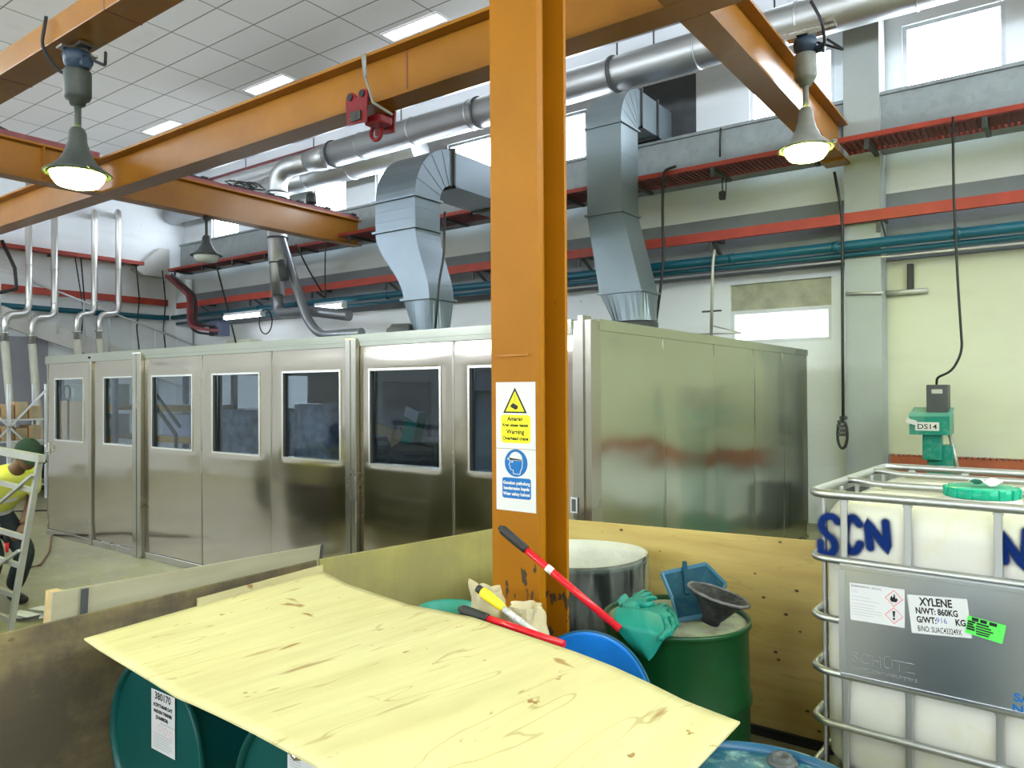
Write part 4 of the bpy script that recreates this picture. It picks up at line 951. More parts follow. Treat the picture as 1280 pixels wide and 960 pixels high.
# shelving with cardboard boxes
t = thing('shelving_unit', 'pale metal shelving with cardboard boxes at the far left', 'shelving', (-13.8, 3.7, 0))
sx = -14.0; ya, yb = at(-40, 520, X=sx).y, at(58, 520, X=sx).y
for y in (ya, (ya+yb)/2, yb):
    for x in (sx-0.5, sx): MB().box(x-0.025, x+0.025, y-0.025, y+0.025, 0, 1.95).build('upright', 'rackwhite', t)
SZ = [at(20, py, X=sx).z for py in (578, 551, 524, 510)]
for z in (0.25, SZ[1], SZ[2]): MB().box(sx-0.474, sx-0.026, ya+0.03, yb-0.03, z-0.03, z).build('shelf', 'rackwhite', t)
mb = MB().bar((sx+0.03, ya, SZ[2]+0.5), (sx+0.03, yb, SZ[1]-0.4), 0.02, 0.03).bar((sx+0.03, ya, SZ[1]-0.4), (sx+0.03, yb, SZ[2]+0.5), 0.02, 0.03); mb.build('brace', 'rackwhite', t)
b0 = None; nb = 0
pos = ('at its near end', 'second from its near end', 'in its middle', 'second from its far end', 'at its far end')
for z, nm in ((0.25, 'lowest'), (SZ[1], 'middle'), (SZ[2], 'top')):
    n = 5
    for k in range(n):
        y = ya+0.16+(yb-ya-0.32)*k/(n-1); h = 0.20+0.1*random.random(); w = (yb-ya-0.1)/n*0.44
        t = thing('cardboard_box', 'cardboard box on the %s shelf of the far left shelving, %s' % (nm, pos[k]), 'box', (sx-0.24, y, z+0.002), group='cardboard boxes on the shelving')
        MB().box(-0.2, 0.2, -w, w, 0, h, 0.004).build('carton', 'cardboard', t, True)
        MB().box(0.201, 0.203, -0.03, 0.03, 0.002, h).box(-0.2, 0.2, -0.025, 0.025, h, h+0.002).build('tape', 'board', t, True)
# dark trolley cart by the booth end
t = thing('hand_cart', 'small dark cart with castors on the floor by the left end of the booth', 'cart', (-11.2, 4.4, 0))
c0 = at(54, 606, Z=0.15)
MB().box(c0.x-0.5, c0.x+0.10, c0.y-0.35, c0.y+0.25, 0.20, 0.26, 0.01).build('deck', 'scaffold', t)
for dx in (-0.42, 0.03):
    for dy in (-0.28, 0.17):
        w = MB().tube([(c0.x+dx, c0.y+dy-0.025, 0.075), (c0.x+dx, c0.y+dy+0.025, 0.075)], 0.075, 14).box(c0.x+dx-0.03, c0.x+dx+0.03, c0.y+dy-0.03, c0.y+dy+0.03, 0.12, 0.2); w.build('castor', 'dark', t)
tag(MB().box(c0.x-0.45, c0.x+0.02, c0.y-0.3, c0.y+0.15, 0.262, 0.85, 0.03).build('bundle', 'dark'), 'black bundle sitting on the small cart by the booth end', 'bundle')
tag(MB().tube([at(64, 669, Z=0.012), at(61, 690, Z=0.012), at(50, 706, Z=0.012), at(38, 709, Z=0.012), at(29, 703, Z=0.012), at(27, 690, Z=0.012)], 0.012, 6).build('floor_cable', 'cordorange'), 'thin brown cord curving over the floor from the booth corner', 'cord')
tag(MB().tube([at(62, 638, Z=0.01), at(20, 639, Z=0.01), at(-30, 640, Z=0.01)], 0.012, 6).build('floor_cable', 'dark'), 'black cord lying straight across the floor at the far left', 'cord')

# ------------------------------------------------------------------ work platform ladder
t = thing('platform_ladder', 'grey steel platform ladder standing at the left picture edge before the worker', 'ladder', (-6.6, 2.35, 0))
top = at(50, 573, d=4.95); bot = at(11, 792, d=5.1); bot.z = 0.0; q_ = bot-V((0, 0, 0)); bot = at(8, 815, Z=0.0)
off = V((-0.95, -0.10, 0.06))
MB().bar(bot+V((0, 0, 0.0)), top, 0.034, 0.034, (0, 1, 0)).build('front_leg', 'scaffold', t)
MB().bar(bot+off*1.0-V((0, 0, 0.06)), top+off, 0.034, 0.034, (0, 1, 0)).build('front_leg', 'scaffold', t)
bk = V((-0.1, 0.55, 0))
mb = MB().bar(top+V((0.03, 0, 0.0)), top+off+V((-0.05, 0, 0)), 0.042, 0.05, (0, 0, 1)); mb.build('top_rail', 'scaffold', t)
for i, k in enumerate((0.16, 0.40, 0.545, 0.70, 0.83)):
    p = top.lerp(bot, k)
    MB().bar(p, p+off*(1.0), 0.026, 0.032, (0, 0, 1)).build('rung', 'scaffold', t)
MB().bar(top.lerp(bot, 0.08)+V((0, -0.03, 0)), top.lerp(bot, 0.52)+off*0.9+V((0, -0.03, 0)), 0.022, 0.018).build('brace', 'scaffold', t)
MB().bar(top.lerp(bot, 0.46)+V((0, -0.03, 0)), top.lerp(bot, 0.78)+off*0.7+V((0, -0.03, 0)), 0.022, 0.018).build('brace', 'scaffold', t)

# ------------------------------------------------------------------ worker (bending, partly outside the frame)
def skin(name, pts, edges, radii, m, parent, sub=2, root=0):
    me = bpy.data.meshes.new(name); me.from_pydata([tuple(p) for p in pts], edges, [])
    o = bpy.data.objects.new(name, me); C.objects.link(o); me.materials.append(M[m])
    md = o.modifiers.new('skin', 'SKIN'); md.use_smooth_shade = True
    for i, r in enumerate(radii):
        sv = me.skin_vertices[0].data[i]; rr = r if isinstance(r, tuple) else (r, r); sv.radius = rr; sv.use_root = (i == root)
    ss = o.modifiers.new('sub', 'SUBSURF'); ss.levels = sub; ss.render_levels = sub
    bpy.context.view_layer.update()
    dg = bpy.context.evaluated_depsgraph_get(); nm = bpy.data.meshes.new_from_object(o.evaluated_get(dg))
    o.modifiers.clear(); o.data = nm; bpy.data.meshes.remove(me)
    for p in nm.polygons: p.use_smooth = True
    if parent: adopt(o, parent)
    return o
W0 = V((-6.94, 2.60, 0))
wk = thing('person', 'worker in a yellow hi-vis shirt and dark green cap bending behind the platform ladder', 'person', tuple(W0))
fx = V((0.80, 0.10, 0)).normalized(); lx = V((-fx.y, fx.x, 0))     # facing and left
def W(f, l, z): return W0+fx*f+lx*l+V((0, 0, z))
hip, chest, neck = W(-0.50, 0, 0.76), W(-0.19, 0, 1.10), W(-0.01, 0, 1.20)
hl, hr = W(-0.48, 0.09, 0.74), W(-0.48, -0.09, 0.74)
kl, kr = W(-0.13, 0.12, 0.45), W(-0.12, -0.13, 0.46)
al, ar = W(-0.33, 0.12, 0.09), W(-0.30, -0.13, 0.09)
sl, sr = W(-0.13, 0.18, 1.11), W(-0.13, -0.18, 1.11)
el, er = W(-0.24, 0.22, 0.85), W(-0.24, -0.24, 0.85)
wl, wr = W(-0.11, 0.08, 0.69), W(-0.10, -0.10, 0.69)
head = W(0.12, 0, 1.285)
# body: one continuous skinned surface with neck, head core, arms and hands
body_pts = [hip, chest, neck, neck.lerp(head, 0.5), head, sl, el, wl, sr, er, wr, hl, kl, al, hr, kr, ar]
body_e = [(0, 1), (1, 2), (2, 3), (3, 4), (1, 5), (5, 6), (6, 7), (1, 8), (8, 9), (9, 10), (0, 11), (11, 12), (12, 13), (0, 14), (14, 15), (15, 16)]
body_r = [(0.13, 0.11), (0.14, 0.11), 0.055, 0.06, 0.085, 0.055, 0.042, 0.03, 0.055, 0.042, 0.03, 0.085, 0.062, 0.045, 0.085, 0.062, 0.045]
body = skin('body', body_pts, body_e, body_r, 'skin', wk)
# head with face
def head_mesh():
    mb = MB(); fwd = (fx+V((0, 0, -0.55))).normalized(); rt = lx; up = fwd.cross(rt)*1.0
    if up.z < 0: up = -up
    P = []
    for i in range(17):
        th = PI*i/16; row = []
        for j in range(25):
            ph = 2*PI*j/24
            f = math.sin(th)*math.cos(ph); l = math.sin(th)*math.sin(ph); z = math.cos(th)
            rf = 0.098+0.006*(f > 0); p = V((f*rf, l*0.076, z*0.118))
            if f > 0.2:
                nose = math.exp(-(l*0.076/0.014)**2-((z*0.118+0.012)/0.022)**2); p.x += 0.022*nose
                brow = math.exp(-((z*0.118-0.028)/0.012)**2)*math.exp(-(l/0.6)**2); p.x += 0.006*brow
                eye = math.exp(-((abs(l)*0.076-0.031)/0.012)**2-((z*0.118-0.01)/0.011)**2); p.x -= 0.010*eye
                mouth = math.exp(-(l*0.076/0.022)**2-((z*0.118+0.056)/0.007)**2); p.x -= 0.006*mouth
                lip = math.exp(-(l*0.076/0.02)**2-((z*0.118+0.066)/0.008)**2); p.x += 0.006*lip
            if z < -0.2: p.y *= 1-0.25*(-z-0.2); p.x += 0.012*(-z-0.2)*(f > 0)
            row.append(head+fwd*p.x+rt*p.y+up*p.z)
        P.append(row)
    mb.grid(P)
    for s in (-1, 1):
        c = head+rt*0.078*s-fwd*0.008-up*0.005
        mb.lathe([(0.0, -0.006), (0.02, -0.006), (0.030, 0.0), (0.026, 0.008), (0.012, 0.004), (0, 0.002)], c, 14, rt*s+V((0, 0, 0.1)))
    return mb, fwd, rt, up
hm, hf, hrt, hup = head_mesh(); hm.build('head', 'skin', body)
mb = MB()
P = []
for i in range(9):
    th = PI*0.56*i/8; row = []
    for j in range(29):
        ph = 2*PI*j/28; row.append(head+hf*(math.sin(th)*math.cos(ph)*0.118-0.008)+hrt*math.sin(th)*math.sin(ph)*0.096+hup*(math.cos(th)*0.125+0.022))
    P.append(row)
mb.grid(P)
brim = [[head+hup*(0.030-0.012*t)+hf*(0.085+0.085*t*math.cos(s*0.9))+hrt*(math.sin(s*1.15)*0.092) for t in (0, 0.5, 1)] for s in [(-1+2*k/10) for k in range(11)]]
mb.grid(brim, thick=tuple(hup*-0.006))
mb.lathe([(0.0, 0.012), (0.012, 0.01), (0.014, 0.0)], head+hup*0.146-hf*0.008, 10, hup); mb.build('cap', 'cap', wk)
def hand(o, dirn, side):
    """palm, four fingers curled down and a thumb on the side"""
    d = dirn.normalized(); s = side.normalized(); n = d.cross(s)
    pts = [o, o+d*0.045, o+d*0.085]; ed = [(0, 1), (1, 2)]; rad = [0.024, (0.036, 0.017), (0.034, 0.014)]
    for k, (off, L) in enumerate(((-0.030, 0.066), (-0.010, 0.076), (0.010, 0.071), (0.029, 0.055))):
        b = len(pts); base = o+d*0.088+s*off
        pts += [base, base+d*L*0.42+n*0.012, base+d*L*0.62+n*0.042, base+d*L*0.52+n*0.064]; rad += [0.010, 0.0092, 0.0085, 0.0075]
        ed += [(2, b), (b, b+1), (b+1, b+2), (b+2, b+3)]
    b = len(pts); pts += [o+d*0.030-s*0.035, o+d*0.060-s*0.056+n*0.015, o+d*0.080-s*0.050+n*0.04]; rad += [0.013, 0.011, 0.009]; ed += [(1, b), (b, b+1), (b+1, b+2)]
    return pts, ed, rad
for w_, e_, s_ in ((wl, el, -lx), (wr, er, lx)):
    p_, ed_, r_ = hand(w_, (w_-e_)+V((0, 0, -0.08)), s_); skin('hand', p_, ed_, r_, 'skin', body, 2)
shirt_pts = [hip+V((0, 0, 0.0)), hip.lerp(chest, 0.5), chest, neck-fx*0.02-V((0, 0, 0.02)), sl, sl.lerp(el, 0.75), sr, sr.lerp(er, 0.75)]
skin('shirt', shirt_pts, [(0, 1), (1, 2), (2, 3), (2, 4), (4, 5), (2, 6), (6, 7)], [(0.175, 0.15), (0.17, 0.145), (0.175, 0.14), 0.075, 0.085, 0.068, 0.085, 0.068], 'shirt', wk)
for k in (0.35, 0.7):
    c = hip.lerp(chest, k); ax = (chest-hip).normalized()
    mb = MB(); x, y = lx, ax.cross(lx)
    R = [[c+ax*h+x*0.178*math.cos(2*PI*j/28)+y*0.152*math.sin(2*PI*j/28) for h in (-0.025, 0.025)] for j in range(29)]
    mb.grid(R); mb.build('reflective_band', 'reflect', wk)
tp = [hip-fx*0.01, hl, kl, al+V((0, 0, 0.02)), hr, kr, ar+V((0, 0, 0.02))]
skin('trousers', tp, [(0, 1), (1, 2), (2, 3), (0, 4), (4, 5), (5, 6)], [(0.16, 0.14), 0.115, 0.085, 0.075, 0.115, 0.085, 0.075], 'trousers', wk)
for a_ in (al, ar):
    g = V((a_.x, a_.y, 0))
    skin('boot', [g+V((0, 0, 0.12)), g+V((0, 0, 0.05))-fx*0.01, g+fx*0.10+V((0, 0, 0.045)), g+fx*0.19+V((0, 0, 0.035))], [(0, 1), (1, 2), (2, 3)], [0.05, 0.055, (0.05, 0.045), (0.042, 0.033)], 'shoe', wk)
tl = wr+fx*0.10-V((0, 0, 0.06))
t = thing('hand_tool', 'orange and black tool held in the bending worker\'s hand', 'tool', tuple(tl))
MB().tube([tl+V((0, 0, 0.05)), tl-V((0, 0, 0.05))], 0.02, 10).build('grip', 'dark', t)
MB().tube([tl-V((0, 0, 0.05)), tl-V((-0.01, 0, 0.13))], 0.016, 10, radii=[0.018, 0.01]).build('tip', 'redgloss', t)

# ------------------------------------------------------------------ plywood enclosure
t = thing('plywood_barrier', 'knotty plywood barrier standing behind the green drum and the white bin', 'barrier', (-1.75, 3.92, 0))
MB().prism([(-2.70, 3.91, 0), (-0.785, 3.93, 0), (-0.785, 3.93, 1.035), (-2.70, 3.91, 0.995)], (0, 0.018, 0)).build('sheet', 'ply_barrier', t)
mb = MB().box(-2.66, -0.80, 3.955, 3.99, 0.86, 0.93).box(-2.66, -0.80, 3.955, 3.99, 0.06, 0.13); mb.build('batten', 'wood', t)
tag(MB().box(-2.70, -0.785, 3.885, 3.908, 0.0, 0.045).build('floor_batten', 'dark'), 'dark strip along the foot of the knotty plywood barrier', 'batten')
t = thing('plywood_barrier', 'stained brown plywood barrier at lower left beside the teal drum', 'barrier', (-2.99, 1.4, 0))
MB().prism([(-3.005, -0.4, 0), (-2.985, 2.44, 0), (-2.985, 2.44, 0.955), (-3.005, -0.4, 0.952)], (-0.018, 0, 0)).build('sheet', 'ply_dirty', t)
mb = MB()
for y in (0.1, 1.3, 2.35): mb.box(-3.065, -3.025, y-0.025, y+0.025, 0, 0.90)
mb.build('batten', 'wood', t)
t = thing('plywood_barrier', 'olive board barrier running from the raw plywood sheet to behind the yellow column', 'barrier', (-2.86, 3.1, 0))
MB().prism([(-2.983, 2.46, 0), (-2.735, 3.86, 0), (-2.735, 3.86, 0.95), (-2.983, 2.46, 0.955)], (-0.018, 0.003, 0)).build('sheet', 'ply_olive', t)
MB().prism([(-3.02, 2.6, 0), (-2.98, 2.8, 0), (-2.98, 2.8, 0.9), (-3.02, 2.6, 0.9)], (-0.04, 0.007, 0)).build('batten', 'wood', t)
t = thing('leaning_sheet', 'long grey-faced panel with timber edge leaning outside the left barrier', 'panel', (-3.2, 1.85, 0))
a, b = at(66, 741, X=-3.10), at(403, 681, X=-3.10)
MB().prism([(-3.10, a.y, a.z), (-3.10, b.y, b.z), (-3.26, b.y, 0), (-3.26, a.y, 0)], (-0.012, 0, 0)).build('face_sheet', 'board', t)
mb = MB().prism([(-3.112, a.y, a.z), (-3.272, a.y, 0), (-3.272, a.y+0.04, 0), (-3.112, a.y+0.04, a.z)], (-0.05, 0, 0)); mb.build('timber_edge', 'wood', t)
MB().prism([(-3.085, a.y+0.10, a.z-0.006), (-3.099, a.y+0.10, 0.90), (-3.099, a.y+0.125, 0.90), (-3.085, a.y+0.125, a.z-0.006)], (-0.008, 0, 0)).build('edge_strip', 'dkgrey', t); mb = MB().prism([(-3.098, b.y-0.012, b.z+0.004), (-3.258, b.y-0.012, 0), (-3.258, b.y, 0), (-3.098, b.y, b.z+0.004)], (0.008, 0, 0)); mb.build('edge_strip', 'dkgrey', t)
a, b = at(246, 748, X=-2.965), at(402, 706, X=-2.965)
tag(MB().prism([(-2.966, a.y, 0), (-2.966, a.y, a.z), (-2.966, b.y, b.z), (-2.966, b.y, 0)], (0.012, 0, 0)).build('plywood_offcut', 'ply'), 'clean plywood offcut tucked between the raw sheet and the left barrier', 'plywood')
# scraps on the floor outside
c = at(52, 768, Z=0.02)
mb = MB()
for k in range(7): mb.obox((c.x+0.10*math.sin(k*2.1), c.y+0.14*math.cos(k*1.3), 0.02+0.008*k), (0.16, 0.11, 0.004), Matrix.Rotation(k*1.1, 3, 'Z') @ Matrix.Rotation(0.2*math.sin(k), 3, 'X'))
tag(mb.build('paper_scraps', 'white'), 'crumpled white scraps on the floor beside the leaning panel', 'scraps')
c = at(60, 748, Z=0.1); tag(MB().box(-3.75, -3.60, 1.35, 1.75, 0.0, 0.08, 0.004).build('timber_block', 'wood'), 'short timber block on the floor behind the leaning panel', 'timber')

# ------------------------------------------------------------------ raw plywood sheet over the drums
zR = 0.895
Lc, Fc, Rc = at(105, 798, Z=0.925), at(405, 714, Z=0.945), at(925, 902, Z=zR)
pP = at(872, 960, Z=zR); Nc = Rc+(pP-Rc).normalized()*1.10
def edge_z(p0, p1, pix):
    """height profile along a straight plan edge, from measured edge points"""
    out = []; n = V((p1.y-p0.y, p0.x-p1.x, 0))
    for px, py in pix:
        q = at(px, py, d=1.0)-CAM; t = (p0-CAM).dot(n)/q.dot(n); w = CAM+q*t; s = (w-p0).dot(p1-p0)/(p1-p0).length_squared
        out.append((max(0, min(1, s)), w.z))
    return sorted(out)
def interp(tab, s):
    for (a, za), (b, zb) in zip(tab, tab[1:]):
        if s <= b: return za+(zb-za)*(s-a)/max(1e-6, b-a)
    return tab[-1][1]
far = [(0, Fc.z)]+edge_z(Fc, Rc, [(432, 729), (512, 756), (545, 762), (590, 771), (640, 788), (715, 813), (765, 832), (815, 855), (857, 876)])+[(1, Rc.z)]
near = [(0, Lc.z)]+edge_z(Lc, Nc, [(122, 810), (150, 827), (190, 851), (222, 871), (240, 878), (275, 894), (320, 916), (357, 936), (400, 959)])
near = near+[(min(0.99, near[-1][0]+0.2), zR+0.005), (1, zR)]
NU, NV = 60, 26; P = []
for i in range(NU+1):
    s = i/NU; row = []
    A_ = Lc.lerp(Nc, s); B_ = Fc.lerp(Rc, s); A_ = V((A_.x, A_.y, interp(near, s))); B_ = V((B_.x, B_.y, interp(far, s)))
    for j in range(NV+1):
        k = j/NV; p = A_.lerp(B_, k); p.z += 0.006*math.sin(PI*k)*math.sin(s*7+0.5)
        row.append(p)
    P.append(row)
tag(MB().grid(P, thick=(0, 0, -0.006)).build('plywood_sheet', 'ply'), 'large raw pale plywood sheet lying over the drums in the foreground', 'plywood')

# ------------------------------------------------------------------ drums
def drum(label, loc, rot, body, head, group=None, R=0.286, H=0.88, name='oil_drum', bungs=((0.0, -0.2, 0.036), (0.0, 0.2, 0.022))):
    t = thing(name, label, 'drum', loc, rot, group)
    hp = lambda z: [(R, z-0.022), (R+0.010, z-0.008), (R+0.010, z+0.008), (R, z+0.022)]
    MB().lathe([(0, 0.012), (R-0.02, 0.012), (R-0.016, 0), (R+0.006, 0), (R+0.006, 0.012), (R-0.004, 0.02)]+hp(H*0.33)+hp(H*0.66)+[(R-0.004, H-0.022), (R-0.001, H-0.018)], (0, 0, 0), 56).build('shell', body, t, True)
    MB().lathe([(R-0.002, H-0.02), (R+0.008, H-0.016), (R+0.008, H), (R+0.001, H+0.004), (R-0.006, H), (R-0.009, H-0.016)], (0, 0, 0), 56).build('rim', body, t, True)
    MB().lathe([(R-0.009, H-0.016), (R-0.05, H-0.014), (0, H-0.012)], (0, 0, 0), 56).build('head', head, t, True)
    if bungs:
        for (x, y, r) in bungs:
            MB().lathe([(r*1.25, H-0.013), (r*1.25, H-0.005), (r*1.05, H-0.002), (r, H-0.002), (r, H+0.004), (r*0.55, H+0.004), (r*0.55, H-0.001), (0, H-0.001)], (x, y, 0), 8).build('bung', 'steel_bright' if body != 'bluedk' else 'galv_pipe', t, True)
    return t
GD = (-1.256, 2.855)
drum('green oil drum standing before the knotty barrier with gloves and funnel on top', (*GD, 0), (0, 0, 0.4), 'green', 'drumtop', bungs=False)
MBr = MB().box(-0.06, 0.06, -0.014, 0.014, 0.868, 0.90, 0.005).box(-0.02, 0.02, -0.02, 0.02, 0.90, 0.915, 0.004)
tag(MBr.build('bung_wrench', 'dkgrey'), 'dark bar tool lying at the back of the green drum head', 'tool')
o = bpy.data.objects['bung_wrench']; o.location = (GD[0]+0.01, GD[1]+0.235, 0.012); o.rotation_euler = (0, 0, 0.5)
bd = drum('dark blue drum with a splashed glossy head at the bottom edge before the white tank', (-0.545, 1.66, 0), (0, 0, 0), 'bluedk', 'drumtopblue', bungs=False)
bq = at(978, 949, Z=0.875)-V((-0.545, 1.66, 0))
MB().lathe([(0.038, 0.866), (0.038, 0.872), (0.03, 0.875), (0.026, 0.875), (0.026, 0.885), (0.014, 0.885), (0.014, 0.878), (0, 0.878)], (bq.x, bq.y, 0), 8).build('bung', 'dkgrey', bd, True)
# lying drums on a cradle under the sheet, ends toward the viewer's left front
YE = 1.34
d1 = drum('teal drum lying on its side with a 380170 label, left end under the plywood', (-2.50, YE+0.88, 0.585), (PI/2, 0, 0), 'teal', 'teal', bungs=((-0.03, -0.125, 0.034),))
d2 = drum('teal drum lying on its side to the right of the labelled teal drum', (-1.735, YE+0.88, 0.585), (PI/2, 0, 0), 'teal', 'teal')
t = thing('drum_cradle', 'dark cradle stand carrying the teal drums under the plywood sheet', 'stand', (-2.1, 1.84, 0))
for y in (1.55, 2.1):
    MB().box(-2.86, -1.40, y-0.03, y+0.03, 0.19, 0.25).build('cross_bar', 'dkgrey', t)
mb = MB()
for x in (-2.83, -2.12, -1.43):
    for y in (1.55, 2.1): mb.box(x-0.03, x+0.03, y-0.029, y+0.029, 0, 0.19)
mb.build('foot', 'dkgrey', t)
mb = MB()
for x in (-2.50, -1.735):
    for s in (-1, 1):
        for y in (1.55, 2.1): mb.prism([(x+s*0.14, y-0.028, 0.25), (x+s*0.30, y-0.028, 0.25), (x+s*0.30, y-0.028, 0.36)], (0, 0.056, 0))
mb.build('chock', 'dkgrey', t)
def paper(name, org, r, u, w, h, parent, lines_, m='white', bold=0.0009):
    """flat paper label: org = lower-left corner"""
    r, u = V(r).normalized(), V(u).normalized(); n = r.cross(u); o = V(org)
    s = MB().prism([o, o+r*w, o+r*w+u*h, o+u*h], n*0.0012).build(name, m, parent)
    if lines_:
        mb = MB()
        for (tx, x, y, sz, al, sx) in lines_: text_into(mb, tx, sz, o+r*x+u*y+n*0.0018, r, u, al, 0, sx, bold)
        mb.build('lettering', 'ink', s)
    return s, n
def bars(rows, o, r, u, n):
    mb = MB(); r, u = V(r).normalized(), V(u).normalized()
    for x, y, w, h in rows:
        q = V(o)+r*x+u*y+n*0.0018; mb.poly([q, q+r*w, q+r*w+u*h, q+u*h])
    return mb
def diamond(o, r, u, n, s, m1='pink'):
    r, u = V(r).normalized(), V(u).normalized(); c = V(o)+n*0.0018; mb = MB()
    for a, b in (((0, 1), (1, 0)), ((1, 0), (0, -1)), ((0, -1), (-1, 0)), ((-1, 0), (0, 1))):
        p, q = c+(r*a[0]+u*a[1])*s, c+(r*b[0]+u*b[1])*s; mb.poly([p, q, q.lerp(c, 0.12), p.lerp(c, 0.12)])
    return mb
# label on the teal drum end (drum end faces -Y)
d1.rotation_euler = (PI/2, 0, 0)
lx0 = at(186, 936, Y=YE-0.001)
s, n = paper('label', (lx0.x, YE+0.0095, lx0.z), (1, 0, 0), (0, 0, 1), 0.148, 0.205, None, [('380170', 0.074, 0.176, 0.034, 'CENTER', 1.0), ('ACRYTHANE DAT', 0.074, 0.151, 0.0155, 'CENTER', 0.95), ('MADURA THINNER', 0.074, 0.130, 0.0155, 'CENTER', 0.85), ('(210.00KGS)', 0.068, 0.110, 0.0155, 'CENTER', 0.95)])
def reparent(o, p):
    bpy.context.view_layer.update(); o.parent = p; o.matrix_parent_inverse = (Matrix.Translation(p.location) @ p.rotation_euler.to_matrix().to_4x4()).inverted()
    return o
lo = V((lx0.x, YE+0.0095, lx0.z))
bars([(0.012, 0.012+0.009*k, 0.12 if k % 3 else 0.10, 0.003) for k in range(6)]+[(0.06, 0.098, 0.088, 0.004)], lo, (1, 0, 0), (0, 0, 1), n).build('small_print', 'greyink', s)
mb = MB()
for k in range(3): mb2 = diamond(lo+V((0.055+0.035*k, 0, 0.082-0.004*k)), (1, 0, 0), (0, 0, 1), n, 0.014); mb._add(mb2.bm)
mb.build('hazard_diamonds', 'pink', s)
reparent(s, d1); s['label'] = 'white paper label reading 380170'
l2 = at(356, 946, Y=YE-0.001)
s2, n2 = paper('label', (l2.x, YE+0.0095, l2.z-0.2), (1, 0, 0), (0, 0, 1), 0.148, 0.205, None, [('380170', 0.074, 0.140, 0.034, 'CENTER', 1.0)])
bars([(0.01, 0.192-0.008*k, 0.05, 0.003) for k in range(3)], (l2.x, YE+0.0095, l2.z-0.2), (1, 0, 0), (0, 0, 1), n2).build('small_print', 'greyink', s2)
reparent(s2, d2)
# ------------------------------------------------------------------ odds and ends behind the sheet
t = thing('timber_crate', 'timber crate before the column foot holding the paper bag and brush handles', 'crate', (-1.96, 2.43, 0))
mb = MB()
for k in range(5):
    z = 0.02+k*0.155; mb.box(-2.22, -1.72, 2.28, 2.298, z, z+0.13).box(-2.22, -1.72, 2.545, 2.563, z, z+0.13)
    mb.box(-2.22, -2.202, 2.299, 2.544, z, z+0.13).box(-1.738, -1.72, 2.299, 2.544, z, z+0.13)
mb.build('slats', 'wood', t)
MB().box(-2.22, -1.72, 2.28, 2.563, 0.775, 0.795).build('lid', 'wood', t)
t = thing('round_tub', 'shallow teal tub peeking over the far edge of the raw plywood sheet', 'tub', (-2.03, 2.43, 0.797))
q = at(574, 757, Z=0.905)
MB().lathe([(0, 0), (0.11, 0), (0.125, 0.09), (0.133, 0.10), (0.127, 0.108), (0.118, 0.10), (0.11, 0.02), (0, 0.015)], (q.x-0.02, q.y-0.045, 0.797), 36).build('tub_body', paint('pale_teal_plastic', (0.025, 0.22, 0.17), 0.4), t)
tag(MB().box(-1.43, -1.20, 2.19, 2.27, 0, 0.345, 0.005).build('timber_block', 'wood'), 'timber block hidden under the leaning blue drum lid', 'timber')
# blue lid leaning between the sheet and the green drum
ln = V((math.sin(2.016)*math.cos(1.557), math.sin(2.016)*math.sin(1.557), math.cos(2.016)))*-1
t = thing('blue_drum_cover', 'glossy blue drum lid leaning against the green drum behind the raw plywood', 'lid', (-1.414, 2.362, 0.616))
MB().lathe([(0, 0), (0.265, 0.0), (0.272, 0.006), (0.282, 0.008), (0.29, 0.002), (0.288, -0.012), (0.276, -0.014), (0.27, -0.004), (0, -0.004)], (-1.414, 2.362, 0.616), 64, ln).build('lid_plate', 'blue', t)
MB().tube([V((-1.414, 2.362, 0.616))+p for p in [frame_of(ln)[0]*0.288*math.cos(2*PI*k/64)+frame_of(ln)[1]*0.288*math.sin(2*PI*k/64)+ln*0.002 for k in range(65)]], 0.006, 6, caps=False).build('rim', 'bluedk', t)
def pole(label, name, p0, p1, r, gripL, gm, bm_, cat, tip=True, sleeve=None):
    d = (p1-p0); L = d.length; d.normalize(); t = thing(name, label, cat, tuple(p1))
    g = MB().tube([p0, p0+d*0.012, p0+d*gripL*0.9, p0+d*gripL], r, 14, radii=[r*1.2, r*1.35, r*1.3, r*1.15])
    g.tube([p0-d*0.012, p0], r*0.7, 12).build('grip', gm, t)
    b = MB().tube([p0+d*gripL, p1], r, 14).build('shaft', bm_, t)
    if sleeve:
        a = p0+d*L*sleeve; MB().tube([a, a+d*0.03], r*1.05, 12).build('band', 'white', t)
    return t
h0, h1 = at(627, 661, d=3.02), at(766, 779, d=2.80)
pole('long red handle with black grip leaning across the yellow column', 'broom_handle', h0, h1+(h1-h0)*0.06, 0.0145, 0.135, 'dark', 'redgloss', 'handle', sleeve=0.40)
h0, h1 = at(577, 762, d=2.86), at(705, 806, d=2.62)
pole('short red handle with black grip lying on the raw sheet edge before the paper bag', 'brush_handle', h0, h1, 0.015, 0.125, 'dark', 'redgloss', 'handle')
h0, h1 = at(597, 735, d=2.92), at(680, 800, d=2.74)
t = thing('roller_pole', 'paint-splashed pole with a yellow end lying beside the kraft paper bag', 'pole', tuple(h1))
d = (h1-h0).normalized(); L = (h1-h0).length
MB().tube([h0-d*0.0, h0+d*0.03], 0.016, 14).build('end_cap', 'dark', t)
MB().tube([h0+d*0.025, h0+d*0.05, h0+d*0.12, h0+d*0.14], 0.02, 14, radii=[0.019, 0.021, 0.018, 0.014]).build('yellow_sleeve', 'yellow', t)
MB().tube([h0+d*0.135, h1], 0.0125, 12).build('shaft', 'wornpipe', t)
